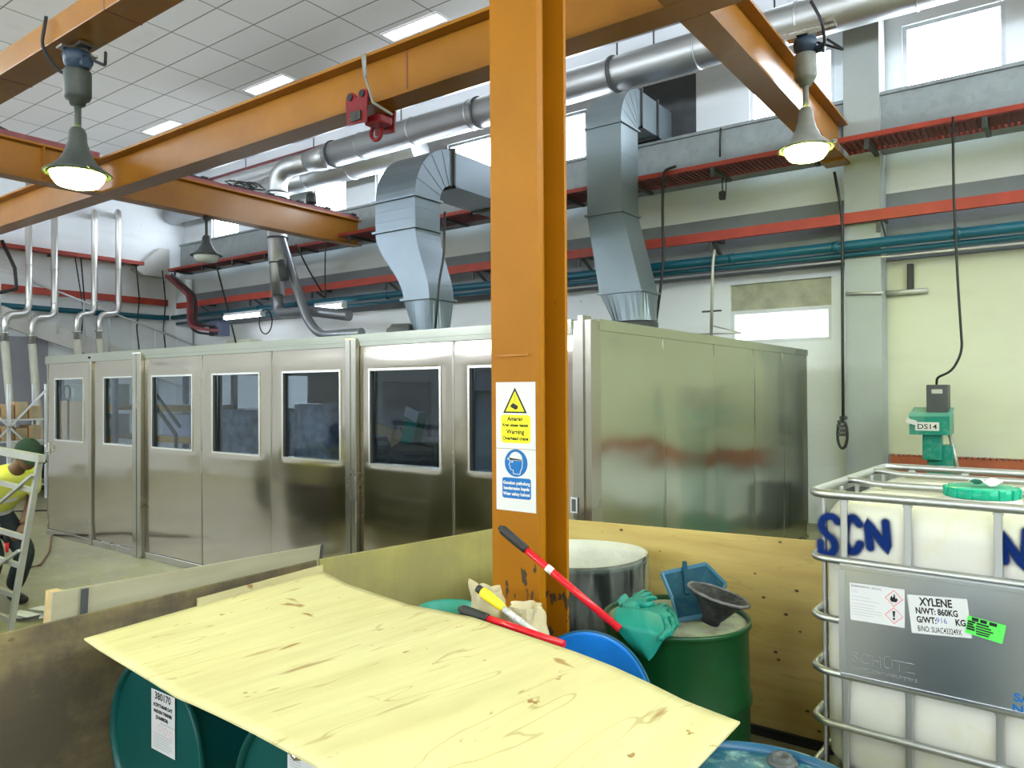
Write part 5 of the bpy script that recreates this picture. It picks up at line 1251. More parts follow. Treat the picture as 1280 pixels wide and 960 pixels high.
def crumple(label, px0, px1, py0, py1, d, seed, spike=None):
    a, b = at(px0, py1, d=d), at(px1, py1, d=d); top = at(px0, py0, d=d); w = (b-a); h = top.z-a.z
    up = V((0, 0, 1)); fw = w.cross(up).normalized(); c = (a+b)/2
    rows = []
    for i in range(15):
        v = i/14; row = []
        for j in range(33):
            u = 2*PI*j/32; rr = 0.50*(1-0.35*v)
            n_ = noise.noise(V((math.cos(u)*1.9+seed, math.sin(u)*1.9, v*2.6)))*0.20+0.09*math.sin(5*u+seed+v*4)
            p = c+w*math.cos(u)*(rr+n_*0.55)+fw*math.sin(u)*(0.062+0.05*n_)+up*h*(v+0.16*n_*v)
            if spike is not None and v > 0.5: p += up*h*0.5*(v-0.5)*max(0, math.cos(u-spike))**6 + w*0.25*(v-0.5)*math.cos(spike)*max(0, math.cos(u-spike))**6
            row.append(p)
        rows.append(row)
    mb = MB().grid(rows, smooth=False)
    rin = [[p.lerp(c+up*h*0.1, 0.12+0.4*(k/5)) for p in rows[-1]] for k in range(6)]
    mb.grid([rows[-1]]+rin, smooth=False)
    return mb
t = thing('paper_bag', 'crumpled kraft paper bag with torn open top at the foot of the yellow column', 'paper bag', tuple(at(630, 790, d=2.98)))
crumple('', 588, 634, 736, 782, 3.0, 1.3, PI).build('torn_half', 'paper', t)
crumple('', 630, 686, 756, 798, 2.92, 4.2).build('folded_half', 'paper', t)

# ------------------------------------------------------------------ lined bin
BC = V((-2.03, 3.40, 0))
t = thing('lined_bin', 'big round dark bin lined with a clear plastic bag behind the yellow column', 'bin', tuple(BC))
MB().lathe([(0, 0.01), (0.29, 0), (0.30, 0.02), (0.335, 0.90), (0.345, 0.905), (0.345, 0.925), (0.337, 0.925), (0.30, 0.04), (0, 0.03)], BC, 48).build('bin_body', 'bin', t)
rows = []
for i, (r, z) in enumerate(((0.352, 0.30), (0.356, 0.5), (0.356, 0.7), (0.357, 0.85), (0.356, 0.925), (0.348, 0.945), (0.335, 0.94), (0.322, 0.9), (0.312, 0.75), (0.30, 0.5), (0.285, 0.06))):
    row = []
    for j in range(73):
        u = 2*PI*j/72; q = noise.noise(V((math.cos(u)*5, math.sin(u)*5, z*0.8)))*0.006+0.002*math.sin(u*17+z*3)
        row.append(BC+V(((r+q*(z < 0.9 and i < 5))*math.cos(u), (r+q*(z < 0.9 and i < 5))*math.sin(u), z+(0.012*math.sin(u*3)+0.02*q if i == 0 else 0.006*math.sin(u*2+1)*(3 <= i <= 7)))))
    rows.append(row)
MB().grid(rows[:6]).build('bag_overhang', 'bagclear', t)
MB().grid(rows[5:]).lathe([(0, 0.06), (0.285, 0.06)], BC, 40).build('bag_liner', 'bag', t)

# ------------------------------------------------------------------ gloves, dustpan and funnel on the green drum
DT = 0.872
def spine(p): return [V(x) for x in p]
def glove(label, cuff_rows, hand_pts, edges, radii, grp=None):
    t = thing('rubber_glove', label, 'glove', tuple(hand_pts[0]))
    MB().grid(cuff_rows).build('cuff', 'glove', t)
    o = t.children[0]
    for v in o.data.vertices:
        c = V(v.co); v.co += noise.noise_vector(c*26)*0.007+noise.noise_vector(c*60)*0.003
    md = o.modifiers.new('solid', 'SOLIDIFY'); md.thickness = 0.003
    sb = o.modifiers.new('sub', 'SUBSURF'); sb.levels = 1; sb.render_levels = 2
    o = skin('hand', hand_pts, edges, radii, 'glove', t, 2)
    for v in o.data.vertices:
        c = V(v.co); v.co += noise.noise_vector(c*34)*0.005+noise.noise_vector(c*80)*0.002
gz = lambda px, py, z: at(px, py, Z=z)
def fingers(palm, dirs, start=0):
    """palm chain + finger chains -> pts, edges, radii"""
    pts, ed, rad = [], [], []
    for i, p in enumerate(palm):
        pts.append(p[0]); rad.append(p[1])
        if i: ed.append((i-1, i))
    k = len(pts)-1
    for ch in dirs:
        prev = k if ch[0] is None else ch[0]
        for p, r in ch[1]:
            pts.append(p); rad.append(r); ed.append((prev, len(pts)-1)); prev = len(pts)-1
    return pts, ed, rad
# glove lying on the head, cuff hanging over the front rim
ZF_ = DT+0.03
cuff = []
cl = [(768, 757, 0.985), (766, 774, None), (772, 788, None), (782, 803, None), (794, 815, None), (807, 825, None)]
cr = [(826, 764, 0.975), (836, 790, None), (831, 799, None), (825, 808, None), (819, 817, None), (813, 827, None)]
rowsC = []
for (a, b) in zip(cl, cr):
    if a[2] is not None: A_, B_ = at(a[0], a[1], Z=a[2]-0.03), at(b[0], b[1], Z=b[2]-0.03)
    else: A_, B_ = at(a[0], a[1], d=2.80), at(b[0], b[1], d=2.735)
    row = []
    for k in range(9):
        p = A_.lerp(B_, k/8); dv = (CAM-p).normalized(); p = p+dv*(0.022*math.sin(PI*k/8)+0.005*math.sin(k*2.6+len(rowsC)))
        row.append(p)
    rowsC.append(row)
z0 = DT+0.038
palm = [(gz(792, 772, z0-0.008), (0.045, 0.026)), (gz(805, 768, z0+0.008), (0.042, 0.026)), (gz(820, 768, z0+0.012), (0.038, 0.024))]
fg = [(None, [(gz(832, 776, z0+0.012), 0.014), (gz(836, 790, z0), 0.013), (gz(824, 798, z0-0.005), 0.011)]),
      (None, [(gz(838, 772, z0+0.01), 0.014), (gz(842, 784, z0), 0.013), (gz(834, 795, z0-0.008), 0.011)]),
      (None, [(gz(834, 762, z0+0.01), 0.014), (gz(843, 772, z0), 0.013), (gz(846, 782, z0-0.01), 0.011)]),
      (None, [(gz(828, 756, z0+0.006), 0.013), (gz(838, 762, z0), 0.012), (gz(845, 770, z0-0.01), 0.010)]),
      (0, [(gz(788, 762, z0+0.02), 0.016), (gz(802, 758, z0+0.022), 0.013), (gz(812, 757, z0+0.02), 0.011)])]
glove('teal rubber glove whose wide cuff hangs over the front rim of the green drum', rowsC, *fingers(palm, fg))
rowsD = []
for (a, b) in zip([(768, 757), (770, 752), (776, 750)], [(776, 772), (783, 766), (792, 762)]):
    A_, B_ = gz(*a, z0+0.0), gz(*b, z0+0.0); rowsD.append([A_.lerp(B_, k/8)+V((0, 0, 0.045*math.sin(PI*k/8))) for k in range(9)])
palm = [(gz(784, 758, z0+0.03), (0.034, 0.02)), (gz(796, 752, z0+0.035), (0.034, 0.02))]
fg = [(None, [(gz(806, 757, z0+0.035), 0.014), (gz(818, 754, z0+0.032), 0.012)]),
      (None, [(gz(804, 751, z0+0.035), 0.014), (gz(820, 747, z0+0.03), 0.012)]),
      (None, [(gz(800, 747, z0+0.03), 0.013), (gz(814, 742, z0+0.025), 0.011)]),
      (None, [(gz(796, 744, z0+0.02), 0.012), (gz(808, 739, z0+0.015), 0.010)]),
      (0, [(gz(790, 766, z0+0.032), 0.014), (gz(804, 766, z0+0.034), 0.012)])]
glove('second teal rubber glove crumpled on top of the first, fingers toward the dustpan', rowsD, *fingers(palm, fg))
# dustpan leaning on its back edge
dA, dB, dC_, dD, dE = at(827, 717, d=3.16), at(882, 705, d=3.20), at(907, 730, d=3.17), at(900, 767, d=3.02), at(846, 775, d=2.98)
bs0, bs1 = at(840, 748, d=3.1), at(903, 744, d=3.12)
t = thing('dustpan', 'blue plastic dustpan standing tilted on the green drum behind the funnel', 'dustpan', tuple(dE))
nrm = ((dB-dA).cross(dE-dA)).normalized()
if nrm.dot(CAM-dA) < 0: nrm = -nrm
MB().prism([dA, dB, dC_, bs1, bs0], -nrm*0.006).build('back_plate', 'pan', t)
MB().prism([bs0, bs1, dD, dE], V((0, 0, -0.006))).build('tray', 'pan', t)
mb = MB()
for p, q in ((dA, dB), (dB, dC_), (dA, bs0), (bs0, dE), (dE, dD), (dC_, bs1), (bs1, dD)): mb.bar(p, q, 0.009, 0.016)
mb.build('raised_edge', paint('pale_blue_edge', (0.05, 0.14, 0.22), 0.4), t)
hp = dA.lerp(dB, 0.52)
mb = MB().bar(hp+V((0, 0, 0.02)), dA.lerp(dB, 0.55).lerp(bs0.lerp(bs1, 0.3), 0.9), 0.018, 0.02); mb.tube([hp+V((0, 0, 0.005)), hp+V((0, 0, 0.03))], 0.010, 10).build('handle_socket', 'pan', t)
# funnel
fb = at(888, 781, Z=DT); fr = at(898, 745, d=2.93)
t = thing('funnel', 'black paint-crusted funnel standing on its spout on the green drum', 'funnel', (fb.x, fb.y, DT))
axf = V((fr.x-fb.x, fr.y-fb.y, fr.z-fb.z)); axl = axf.length; axn = axf.normalized(); axn = (axn+V((0.02, 0.0, 0.05))).normalized()
pr_ = [(0.028, 0.0), (0.034, 0.0), (0.036, 0.018), (0.046, 0.03), (0.085, 0.088), (0.118, axl*0.93), (0.124, axl*0.95), (0.122, axl), (0.114, axl), (0.08, 0.092), (0.04, 0.035), (0.028, 0.025)]
mb = MB().lathe(pr_, fb+V((0, 0, 0.006)), 40, axn)
for v in mb.bm.verts:
    q = noise.noise(v.co*22); v.co += (v.co-fb).normalized()*q*0.006
mb.build('cone', 'funnel', t)
mb = MB(); pts = []
x_, y_ = frame_of(axn)
for k in range(41):
    a = 2*PI*k/40; pts.append(fb+V((0, 0, 0.006))+axn*(axl+0.004*noise.noise(V((math.cos(a)*4, math.sin(a)*4, 0))))+x_*0.119*math.cos(a)+y_*0.119*math.sin(a))
mb.tube(pts, 0.006, 6, caps=False).build('crusted_rim', paint('grey_dried_crust', (0.12, 0.115, 0.12), 0.6, var=0.5, scale=20, dirt=(0.05, 0.05, 0.06), dirt_amt=0.8), t)

# ------------------------------------------------------------------ IBC tank
IO, IA = V((-0.735, 2.871, 0)), math.radians(-3)
ibc = thing('bulk_tank', 'white caged bulk liquid tank with SCN sprayed in blue, at the right edge', 'tank', tuple(IO), (0, 0, IA))
MI = (Matrix.Translation(IO) @ Matrix.Rotation(IA, 4, 'Z')).inverted()
def ib(px, py, y=0.0):
    """photo point -> (x, z) on the tank's front plane at depth y"""
    o = MI @ CAM; q = MI @ (at(px, py, d=1.0)); v = q-o; k = (y-o.y)/v.y; w = o+v*k; return w.x, w.z
IW, ID = 1.0, 1.17
def rrect(x0, x1, y0, y1, z, r, n=6):
    out = []
    for cx, cy, a in ((x1-r, y1-r, 0), (x0+r, y1-r, PI/2), (x0+r, y0+r, PI), (x1-r, y0+r, 1.5*PI)):
        out += [V((cx+r*math.cos(a+PI/2*i/n), cy+r*math.sin(a+PI/2*i/n), z)) for i in range(n+1)]
    return out
for k, z in enumerate((1.415, 1.18, 0.965, 0.772, 0.587, 0.41)):
    L = rrect(0, IW, 0, ID, z, 0.07); MB().tube(L+[L[0]], 0.0135 if k else 0.016, 10, caps=False).build('cage_rail', 'cage', ibc, True)
mb = None
def vbar(x, y, ax):
    m = MB()
    a, b = (0.012, 0.007) if ax == 'x' else (0.007, 0.012)
    m.box(x-a, x+a, y-b, y+b, 0.385, 1.405, 0.004)
    for z in (1.40, 1.165, 0.95, 0.757, 0.572): m.box(x-a*1.25, x+a*1.25, y-b*0.9, y+b*0.9, z-0.012, z+0.004, 0.002)
    return m.build('cage_upright', 'cage', ibc, True)
for x in (0.116, 0.323, 0.585, 0.79, 0.93): vbar(x, 0.018, 'x')
for x in (0.12, 0.34, 0.58, 0.8, 0.93): vbar(x, ID-0.018, 'x')
for y in (0.12, 0.34, 0.58, 0.82, 1.05): vbar(0.018, y, 'y'); vbar(IW-0.018, y, 'y')
# bottle
loops = []
for z, g in ((0.395, 0.10), (0.41, 0.055), (0.45, 0.035), (0.55, 0.031), (0.75, 0.031), (0.95, 0.031), (1.15, 0.031), (1.28, 0.031), (1.335, 0.036), (1.37, 0.058), (1.385, 0.10)):
    L = rrect(g, IW-g, g, ID-g, z, 0.10, 8); loops.append(L)
bt = loft(loops)
for f in bt.bm.faces: f.smooth = True
bottle = bt.build('bottle', 'bottle', ibc, True)
mb = MB()
for y in (0.30, 0.52, 0.76, 0.96): mb.tube([V((0.13, y, 1.380)), V((0.40, y, 1.387)), V((0.62, y, 1.387)), V((0.87, y, 1.380))], 0.012, 8)
mb.build('top_rib', 'bottle', bottle)
for y in (0.47, 0.90): MB().tube([(0.0, y, 1.415), (0.04, y, 1.418), (0.12, y, 1.408), (0.88, y, 1.408), (0.96, y, 1.418), (IW, y, 1.415)], 0.013, 10).build('top_bar', 'cage', ibc, True)
cq = MI @ at(1227, 621, Z=1.41)
MB().lathe([(0, -0.024), (0.12, -0.024), (0.12, 0.0), (0, 0.0)], (cq.x, cq.y, 1.41), 30).build('filler_neck', 'bottle', ibc, True)
mb = MB().lathe([(0, 0.0), (0.112, 0.0), (0.114, 0.006), (0.114, 0.03), (0.10, 0.037), (0.06, 0.034), (0, 0.034)], (cq.x, cq.y, 1.4105), 40)
for k in range(14):
    a = 2*PI*k/14; mb.obox((cq.x+0.114*math.cos(a), cq.y+0.114*math.sin(a), 1.429), (0.012, 0.022, 0.034), Matrix.Rotation(a, 3, 'Z'), 0.003)
mb.build('screw_cap', 'captg', ibc, True)
# galvanised plate on the front
px0 = 0.108
mb = MB().box(px0, 0.885, -0.0165, -0.0145, 0.775, 1.175)
mb.box(px0, 0.885, -0.021, -0.0165, 1.155, 1.170, 0.001).box(px0, 0.885, -0.021, -0.0165, 0.778, 0.786, 0.001)
plate = mb.build('name_plate', 'plate', ibc, True)
mb = MB().box(px0-0.004, px0+0.018, -0.0172, -0.0166, 0.79, 1.15)
mb.build('plate_fold', 'cage', plate)
tx = ib(1066, 826, -0.017)
mb = MB(); text_into(mb, 'SCHÜTZ', 0.052, (tx[0]-0.004, -0.0178, tx[1]-0.004), (1, 0, 0), (0, 0, 1), 'LEFT', 0.0008, 1.0)
text_into(mb, 'SCHÜTZ CONTAINER SYSTEMS', 0.0165, (tx[0]-0.004, -0.0178, tx[1]-0.030), (1, 0, 0), (0, 0, 1), 'LEFT', 0.0006, 0.9); mb.build('embossed_lettering', 'plate', plate)
def ipaper(name, quad, m):
    pts = [ib(*p, -0.0175) for p in quad]
    return MB().prism([V((x, -0.0172, z)) for x, z in pts], (0, -0.0012, 0)).build(name, m, plate), pts
YT = -0.0189
s1, q1 = ipaper('hazard_label', ((1062, 728), (1131, 737), (1131, 785), (1063, 774)), 'white'); s1['label'] = 'white hazard label with two red diamonds'
def onq(q, u, v):
    a = V((q[0][0], 0, q[0][1])); b = V((q[1][0], 0, q[1][1])); c = V((q[2][0], 0, q[2][1])); d_ = V((q[3][0], 0, q[3][1]))
    p = a.lerp(b, u).lerp(d_.lerp(c, u), v); return V((p.x, YT, p.z))
R3, U3 = V((1, 0, 0)), V((0, 0, 1))
mb = MB(); text_into(mb, 'XYLENE (CAS NO: 1330-20-7)', 0.0095, onq(q1, 0.03, 0.09), R3, U3, 'LEFT', 0, 0.8); mb.build('lettering', 'ink', s1)
mb = MB()
for v, w in ((0.18, 0.12), (0.24, 0.12), (0.36, 0.35), (0.45, 0.5), (0.55, 0.45), (0.63, 0.4), (0.70, 0.55), (0.77, 0.55), (0.84, 0.4)): p = onq(q1, 0.03, v); mb.poly([p, p+R3*w*0.18, p+R3*w*0.18+U3*0.002, p+U3*0.002])
mb.build('small_print', 'greyink', s1)
for u, v in ((0.81, 0.27), (0.81, 0.72)):
    c = onq(q1, u, v); diamond(c, R3, U3, V((0, -0.0002, 0)), 0.029).build('hazard_diamond', 'pink', s1)
fl = onq(q1, 0.81, 0.27)
mb = MB().poly([fl+V((x*0.013, -0.001, z*0.013)) for x, z in ((-0.55, -0.9), (0.6, -0.9), (0.95, -0.2), (0.62, 0.35), (0.5, -0.05), (0.3, 0.3), (0.28, 1.0), (-0.05, 1.25), (0.0, 0.6), (-0.3, 0.15), (-0.5, 0.7), (-0.85, 0.1), (-0.9, -0.5))])
ex = onq(q1, 0.81, 0.72); mb.poly([ex+V((x, -0.001, z)) for x, z in ((-0.0045, 0.016), (0.0045, 0.016), (0.0025, -0.004), (-0.0025, -0.004))])
mb.poly([ex+V((0.004*math.cos(2*PI*k/12), -0.001, -0.0105+0.004*math.sin(2*PI*k/12))) for k in range(12)]); mb.build('hazard_symbol', 'ink', s1)
s2, q2 = ipaper('weight_label', ((1134, 743), (1209, 749), (1215, 798), (1140, 791)), 'white'); s2['label'] = 'white label reading XYLENE with net and gross weights'
R2 = (onq(q2, 1, 0)-onq(q2, 0, 0)).normalized(); U2 = (onq(q2, 0.5, 0)-onq(q2, 0.5, 1)).normalized()
mb = MB()
text_into(mb, 'XYLENE', 0.036, onq(q2, 0.20, 0.25), R2, U2, 'LEFT', 0, 0.74, 0.0012)
text_into(mb, 'N/WT: 860KG', 0.0285, onq(q2, 0.11, 0.47), R2, U2, 'LEFT', 0, 0.72, 0.001)
text_into(mb, 'G/WT:', 0.0285, onq(q2, 0.11, 0.70), R2, U2, 'LEFT', 0, 0.72, 0.001)
text_into(mb, 'KG', 0.0285, onq(q2, 0.76, 0.70), R2, U2, 'LEFT', 0, 0.76, 0.001)
text_into(mb, 'B/NO: SUAC433249X', 0.026, onq(q2, 0.11, 0.93), R2, U2, 'LEFT', 0, 0.54, 0.0002); mb.build('lettering', 'ink', s2)
mb = MB(); text_into(mb, '916', 0.026, onq(q2, 0.44, 0.68), R2, U2, 'LEFT', 0, 0.85); mb.build('handwriting', 'penblue', s2)
s3, q3 = ipaper('green_label', ((1210, 769), (1258, 782), (1253, 805), (1206, 790)), 'greenlabel')
s3['label'] = 'bright green sticker with dark print'
for p in s3.data.vertices: p.co.y -= 0.0014
mb = MB()
dv = (onq(q3, 1, 0)-onq(q3, 0, 0)).normalized(); uv = V((0, -1, 0)).cross(dv)*-1
if uv.z < 0: uv = -uv
for u, v, w, h in ((0.12, 0.22, 0.16, 0.012), (0.34, 0.22, 0.16, 0.012), (0.58, 0.22, 0.18, 0.012), (0.03, 0.36, 0.18, 0.007), (0.26, 0.36, 0.3, 0.006), (0.03, 0.50, 0.14, 0.007), (0.26, 0.50, 0.36, 0.005), (0.03, 0.64, 0.18, 0.007), (0.26, 0.64, 0.42, 0.005), (0.03, 0.78, 0.2, 0.007), (0.28, 0.78, 0.34, 0.005), (0.3, 0.9, 0.3, 0.005)):
    p = onq(q3, u, v)+V((0, -0.0018, 0)); mb.poly([p, p+dv*w*0.115, p+dv*w*0.115+uv*h*0.9, p+uv*h*0.9])
mb.build('small_print', 'ink', s3)
tx = ib(1267, 876, YT); mb = MB()
text_into(mb, 'SAC', 0.036, (tx[0], -0.0172, tx[1]), R3, U3, 'LEFT', 0, 1.1, 0.0012); tx = ib(1265, 890, YT)
text_into(mb, 'NIU', 0.036, (tx[0], -0.0172, tx[1]), R3, U3, 'LEFT', 0, 1.1, 0.0012); mb.build('stencil_lettering', 'signblue', plate)
# blue spray letters on the bottle: soft-edged strokes
def spraymat():
    m, nt, b = newmat('blue_spray_paint'); out = nt.nodes['Material Output']
    b.inputs['Base Color'].default_value = (0.003, 0.018, 0.11, 1); b.inputs['Roughness'].default_value = 0.8; b.inputs['Specular IOR Level'].default_value = 0.1
    at_ = N(nt, 'ShaderNodeAttribute'); at_.attribute_name = 'edge'
    t = N(nt, 'ShaderNodeBsdfTransparent'); mx = N(nt, 'ShaderNodeMixShader')
    nt.links.new(ramp(nt, at_.outputs['Fac'], [(0.0, 0.0), (0.3, 0.13), (0.55, 0.8), (0.68, 1.0)]), mx.inputs[0])
    nt.links.new(t.outputs[0], mx.inputs[1]); nt.links.new(b.outputs[0], mx.inputs[2]); nt.links.new(mx.outputs[0], out.inputs['Surface']); return m
M['spray'] = spraymat()
def spray(strokes, w):
    me = bpy.data.meshes.new('spray_lettering'); vs, fs, ed = [], [], []; lay = 0
    for s in strokes:
        P = [V((*ib(*p, 0.03), 0)) for p in s]; Q = [P[0]]
        for i in range(len(P)-1):
            a, b, c, d_ = P[max(i-1, 0)], P[i], P[i+1], P[min(i+2, len(P)-1)]
            sharp = len(s) == 4
            for k in range(1, 7):
                u = k/6
                Q.append(b.lerp(c, u) if sharp else 0.5*((2*b)+(-a+c)*u+(2*a-5*b+4*c-d_)*u*u+(-a+3*b-3*c+d_)*u**3))
        # one disc fan per sample keeps joints round; strokes rise a hair each to avoid z-fighting
        lay += 1; y = 0.0285-0.0004*lay; b0 = len(vs); n = len(Q)
        for i, q in enumerate(Q):
            dr = (Q[min(i+1, n-1)]-Q[max(i-1, 0)]).normalized(); no = V((-dr.y, dr.x, 0))
            for k, e in ((-1, 0.0), (-0.5, 0.5), (0, 1.0), (0.5, 0.5), (1, 0.0)):
                p = q+no*w*k; vs.append((p.x, y-0.0001*(1-abs(k)), p.y)); ed.append(e)
        for i in range(n-1):
            for k in range(4): fs.append((b0+i*5+k, b0+i*5+k+1, b0+(i+1)*5+k+1, b0+(i+1)*5+k))
        for q, sgn, base in ((Q[0], -1, 0), (Q[-1], 1, n-1)):
            dr = ((Q[1]-Q[0]) if base == 0 else (Q[-1]-Q[-2])).normalized()*sgn; no = V((-dr.y, dr.x, 0)); c = len(vs); vs.append((q.x, y-0.0002, q.y)); ed.append(1.0)
            for rr, e in ((0.5, 0.5), (1.0, 0.0)):
                for k in range(9):
                    a = -PI/2+PI*k/8; p = q+(dr*math.cos(a)+no*math.sin(a))*w*rr; vs.append((p.x, y-0.0001*(1-rr), p.y)); ed.append(e)
            for k in range(8): fs.append((c, c+1+k, c+2+k)); fs.append((c+1+k, c+10+k, c+11+k, c+2+k))
    me.from_pydata(vs, [], fs); at_ = me.attributes.new('edge', 'FLOAT', 'POINT'); at_.data.foreach_set('value', ed)
    me.materials.append(M['spray']); o = bpy.data.objects.new('spray_lettering', me); C.objects.link(o); o.parent = bottle; o['label'] = 'letters sprayed in dark blue paint'
    return o
spray([[(1047, 652), (1041, 646), (1031, 647), (1027, 656), (1032, 666), (1041, 675), (1043, 686), (1036, 693), (1027, 688), (1026, 678)],
       [(1074, 655), (1067, 647), (1060, 651), (1057, 664), (1057, 678), (1062, 688), (1070, 688), (1075, 680)],
       [(1088, 684), (1084, 652), (1110, 688), (1107, 653)]], 0.027)
spray([[(1256, 701), (1253, 668), (1281, 710), (1283, 664)]], 0.027)
# own base and the timber pallet below
mb = MB().box(0.02, 0.98, 0.02, ID-0.02, 0.365, 0.385).box(0.02, 0.98, 0.02, 0.06, 0.25, 0.29).box(0.02, 0.98, ID-0.06, ID-0.02, 0.25, 0.29)
for x in (0.05, 0.5, 0.95):
    for y in (0.07, 0.58, 1.10): mb.box(x-0.045, x+0.045, y-0.045, y+0.045, 0.29, 0.365, 0.006)
mb.build('base_pallet', 'dkgrey', ibc, True)
t = thing('timber_pallet', 'timber pallet under the white caged tank', 'pallet', tuple(IO), (0, 0, IA))
mb = MB()
for k in range(6): mb.box(0.0, 1.0, 0.02+k*0.2, 0.14+k*0.2, 0.225, 0.245)
for x in (0.05, 0.5, 0.95): mb.box(x-0.05, x+0.05, 0.02, 1.14, 0.022, 0.224)
mb.box(0, 1.0, 0.02, 0.12, 0, 0.02).box(0, 1.0, 1.04, 1.14, 0, 0.02); mb.build('boards', 'wood', t, True)
cqw = Matrix.Translation(IO) @ Matrix.Rotation(IA, 4, 'Z') @ V((cq.x+0.01, cq.y+0.02, 1.4485))
mb = MB(); P = [[cqw+V((0.10*(i/6-0.5), 0.07*(j/5-0.5), 0.014*math.sin(i*1.1)*math.cos(j)+0.016)) for j in range(6)] for i in range(7)]
tag(mb.grid(P, thick=(0, 0, -0.0015)).build('paper_scrap', 'white'), 'white paper scrap lying on the green screw cap of the tank', 'paper')

# ------------------------------------------------------------------ mixer DS14 at the back wall
my = 9.2
def mp(px, py, y=my): return at(px, py, Y=y)
a, b, c, d_ = mp(1136.5, 521), mp(1187, 523), mp(1187, 546), mp(1137, 543)
t = thing('mixer_machine', 'green mixer head marked DS14 standing behind the white tank', 'mixer', ((a.x+b.x)/2, my+0.2, 0))
zt, zb = a.z, d_.z; dep = 0.42; x0, x1 = a.x, b.x
MB().prism([(x0, my, zb), (x0, my, zt), (x0+0.0, my+0.10, zt+0.03), (x0, my+dep, zt+0.09), (x0, my+dep, zb)], (x1-x0, 0, 0)).build('head_housing', 'machine', t)
MB().prism([(x0-0.008, my+0.02, zt+0.010), (x0-0.008, my+0.10, zt+0.038), (x0-0.008, my+dep, zt+0.098), (x0-0.008, my+dep, zt+0.083), (x0-0.008, my+0.1, zt+0.022), (x0-0.008, my+0.02, zt-0.004)], (x1-x0+0.016, 0, 0)).build('hood', 'machinetop', t)
la, lb = mp(1144, 538), mp(1174, 528)
pl, n_ = paper('name_label', (la.x, my-0.0015, la.z), (1, 0, 0), (0, 0, 1), lb.x-la.x, lb.z-la.z, t, [('DS14', (lb.x-la.x)/2, (lb.z-la.z)*0.2, (lb.z-la.z)*0.82, 'CENTER', 1.15)])
pl['label'] = 'white label reading DS14'
ma, mbx = mp(1160, 481, my+0.3), mp(1187, 514, my+0.3)
MB().box(ma.x, mbx.x, my+0.15, my+0.40, mbx.z-0.03, ma.z, 0.01).build('motor', 'dkgrey', t)
MB().box(ma.x+0.05, mbx.x-0.05, my+0.14, my+0.15, ma.z-0.10, ma.z-0.05, 0.004).build('motor_plate', 'scaffold', t)
pa, pb_ = mp(1152, 545), mp(1176, 575)
MB().box(pa.x, pb_.x, my+0.05, my+0.24, pb_.z-0.01, zb, 0.01).build('column_head', 'machine', t)
MB().box(pa.x+0.03, pb_.x+0.10, my+0.16, my+0.40, 0.05, zb-0.12, 0.01).build('column', 'machine', t)
MB().box(pa.x-0.25, pb_.x+0.35, my-0.15, my+0.6, 0, 0.05, 0.01).build('base', 'machine', t)
MB().tube([(x1-0.02, my+0.2, zb), (x1+0.03, my+0.2, zb-0.25), (x1+0.06, my+0.2, zb-0.42)], 0.02, 8).tube([(x1+0.0, my+0.2, zb-0.42), (x1+0.14, my+0.2, zb-0.42)], 0.02, 8).build('lever', 'scaffold', t)
MB().tube(fillet([(x0+0.15, my+0.1, zb), (x0+0.12, my+0.08, zb-0.08), (x0+0.2, my+0.09, zb-0.12), (x0+0.18, my+0.1, zb-0.25)], 0.04), 0.012, 6).build('wire', 'dark', t)
for i, sx in enumerate((1139,)):
    q = mp(sx, 527); tag(MB().obox((q.x, my-0.012, q.z), (0.10, 0.015, 0.05), Matrix.Rotation(0.25, 3, 'Y')).build('tape_scrap', 'white'), 'white tape scrap stuck on the left corner of the green mixer head', 'tape')
tag(MB().tube(fillet([at(1191, 146, Y=9.24), at(1192, 240, Y=9.3), at(1197, 350, Y=9.35), at(1203, 440, Y=9.4), at(1190, 464, Y=9.42), at(1171, 472, Y=9.45), (mp(1171, 481, my+0.3).x, my+0.28, ma.z+0.005)], 0.3), 0.013, 8).build('power_cable', 'dark'), 'black power cable dropping from the upper right tray to the green mixer', 'cable')
# other hanging cables and rods along the back
def cable(label, pts, r=0.018, m='dark', name='hanging_cable', cat='cable'):
    return tag(MB().tube(fillet([at(px, py, Y=y) for px, py, y in pts], 0.4), r, 8).build(name, m), label, cat)
cable('thick black cable hanging down beside the right square duct', [(845, 208, 9.26), (829, 213, 9.26), (828, 260, 9.25), (830, 330, 9.32), (820, 402, 9.36)], 0.02)
cable('black cable hanging in front of the S-shaped duct', [(556, 265, 5.53), (555, 320, 5.5), (549, 350, 5.5), (544, 412, 5.5)], 0.012)
t = thing('pendant_chain', 'long black cable with a hook loop hanging along the grey wall pier', 'chain', tuple(at(1054, 540, Y=9.6)))
MB().tube(fillet([at(1043, 215, Y=9.6), at(1053, 268, Y=9.6), at(1053, 400, Y=9.6), at(1054, 528, Y=9.6)], 0.4), 0.017, 8).build('cable_run', 'dark', t)
q = at(1053, 543, Y=9.6)
MB().tube([q+V((0.055*math.cos(2*PI*k/18), 0, 0.17*math.sin(2*PI*k/18))) for k in range(19)], 0.016, 8, caps=False).build('loop', 'dark', t)
mb = MB()
for k in range(5): mb.box(q.x-0.05+0.02*math.sin(k*2), q.x+0.04+0.02*math.sin(k*2), 9.585, 9.615, q.z-0.02+k*0.05, q.z+0.02+k*0.05, 0.008)
mb.build('hook_block', 'dkgrey', t)
t = thing('pendant_socket', 'small dark socket hanging on a thin wire below the right cable tray', 'socket', tuple(at(903, 243, Y=9.5)))
q = at(903, 243, Y=9.5)
MB().tube([at(903, 222, Y=9.5), q+V((0, 0, 0.04))], 0.008, 6).tube([at(908, 224, Y=9.5), at(907, 246, Y=9.5)], 0.006, 6).build('wire', 'dark', t)
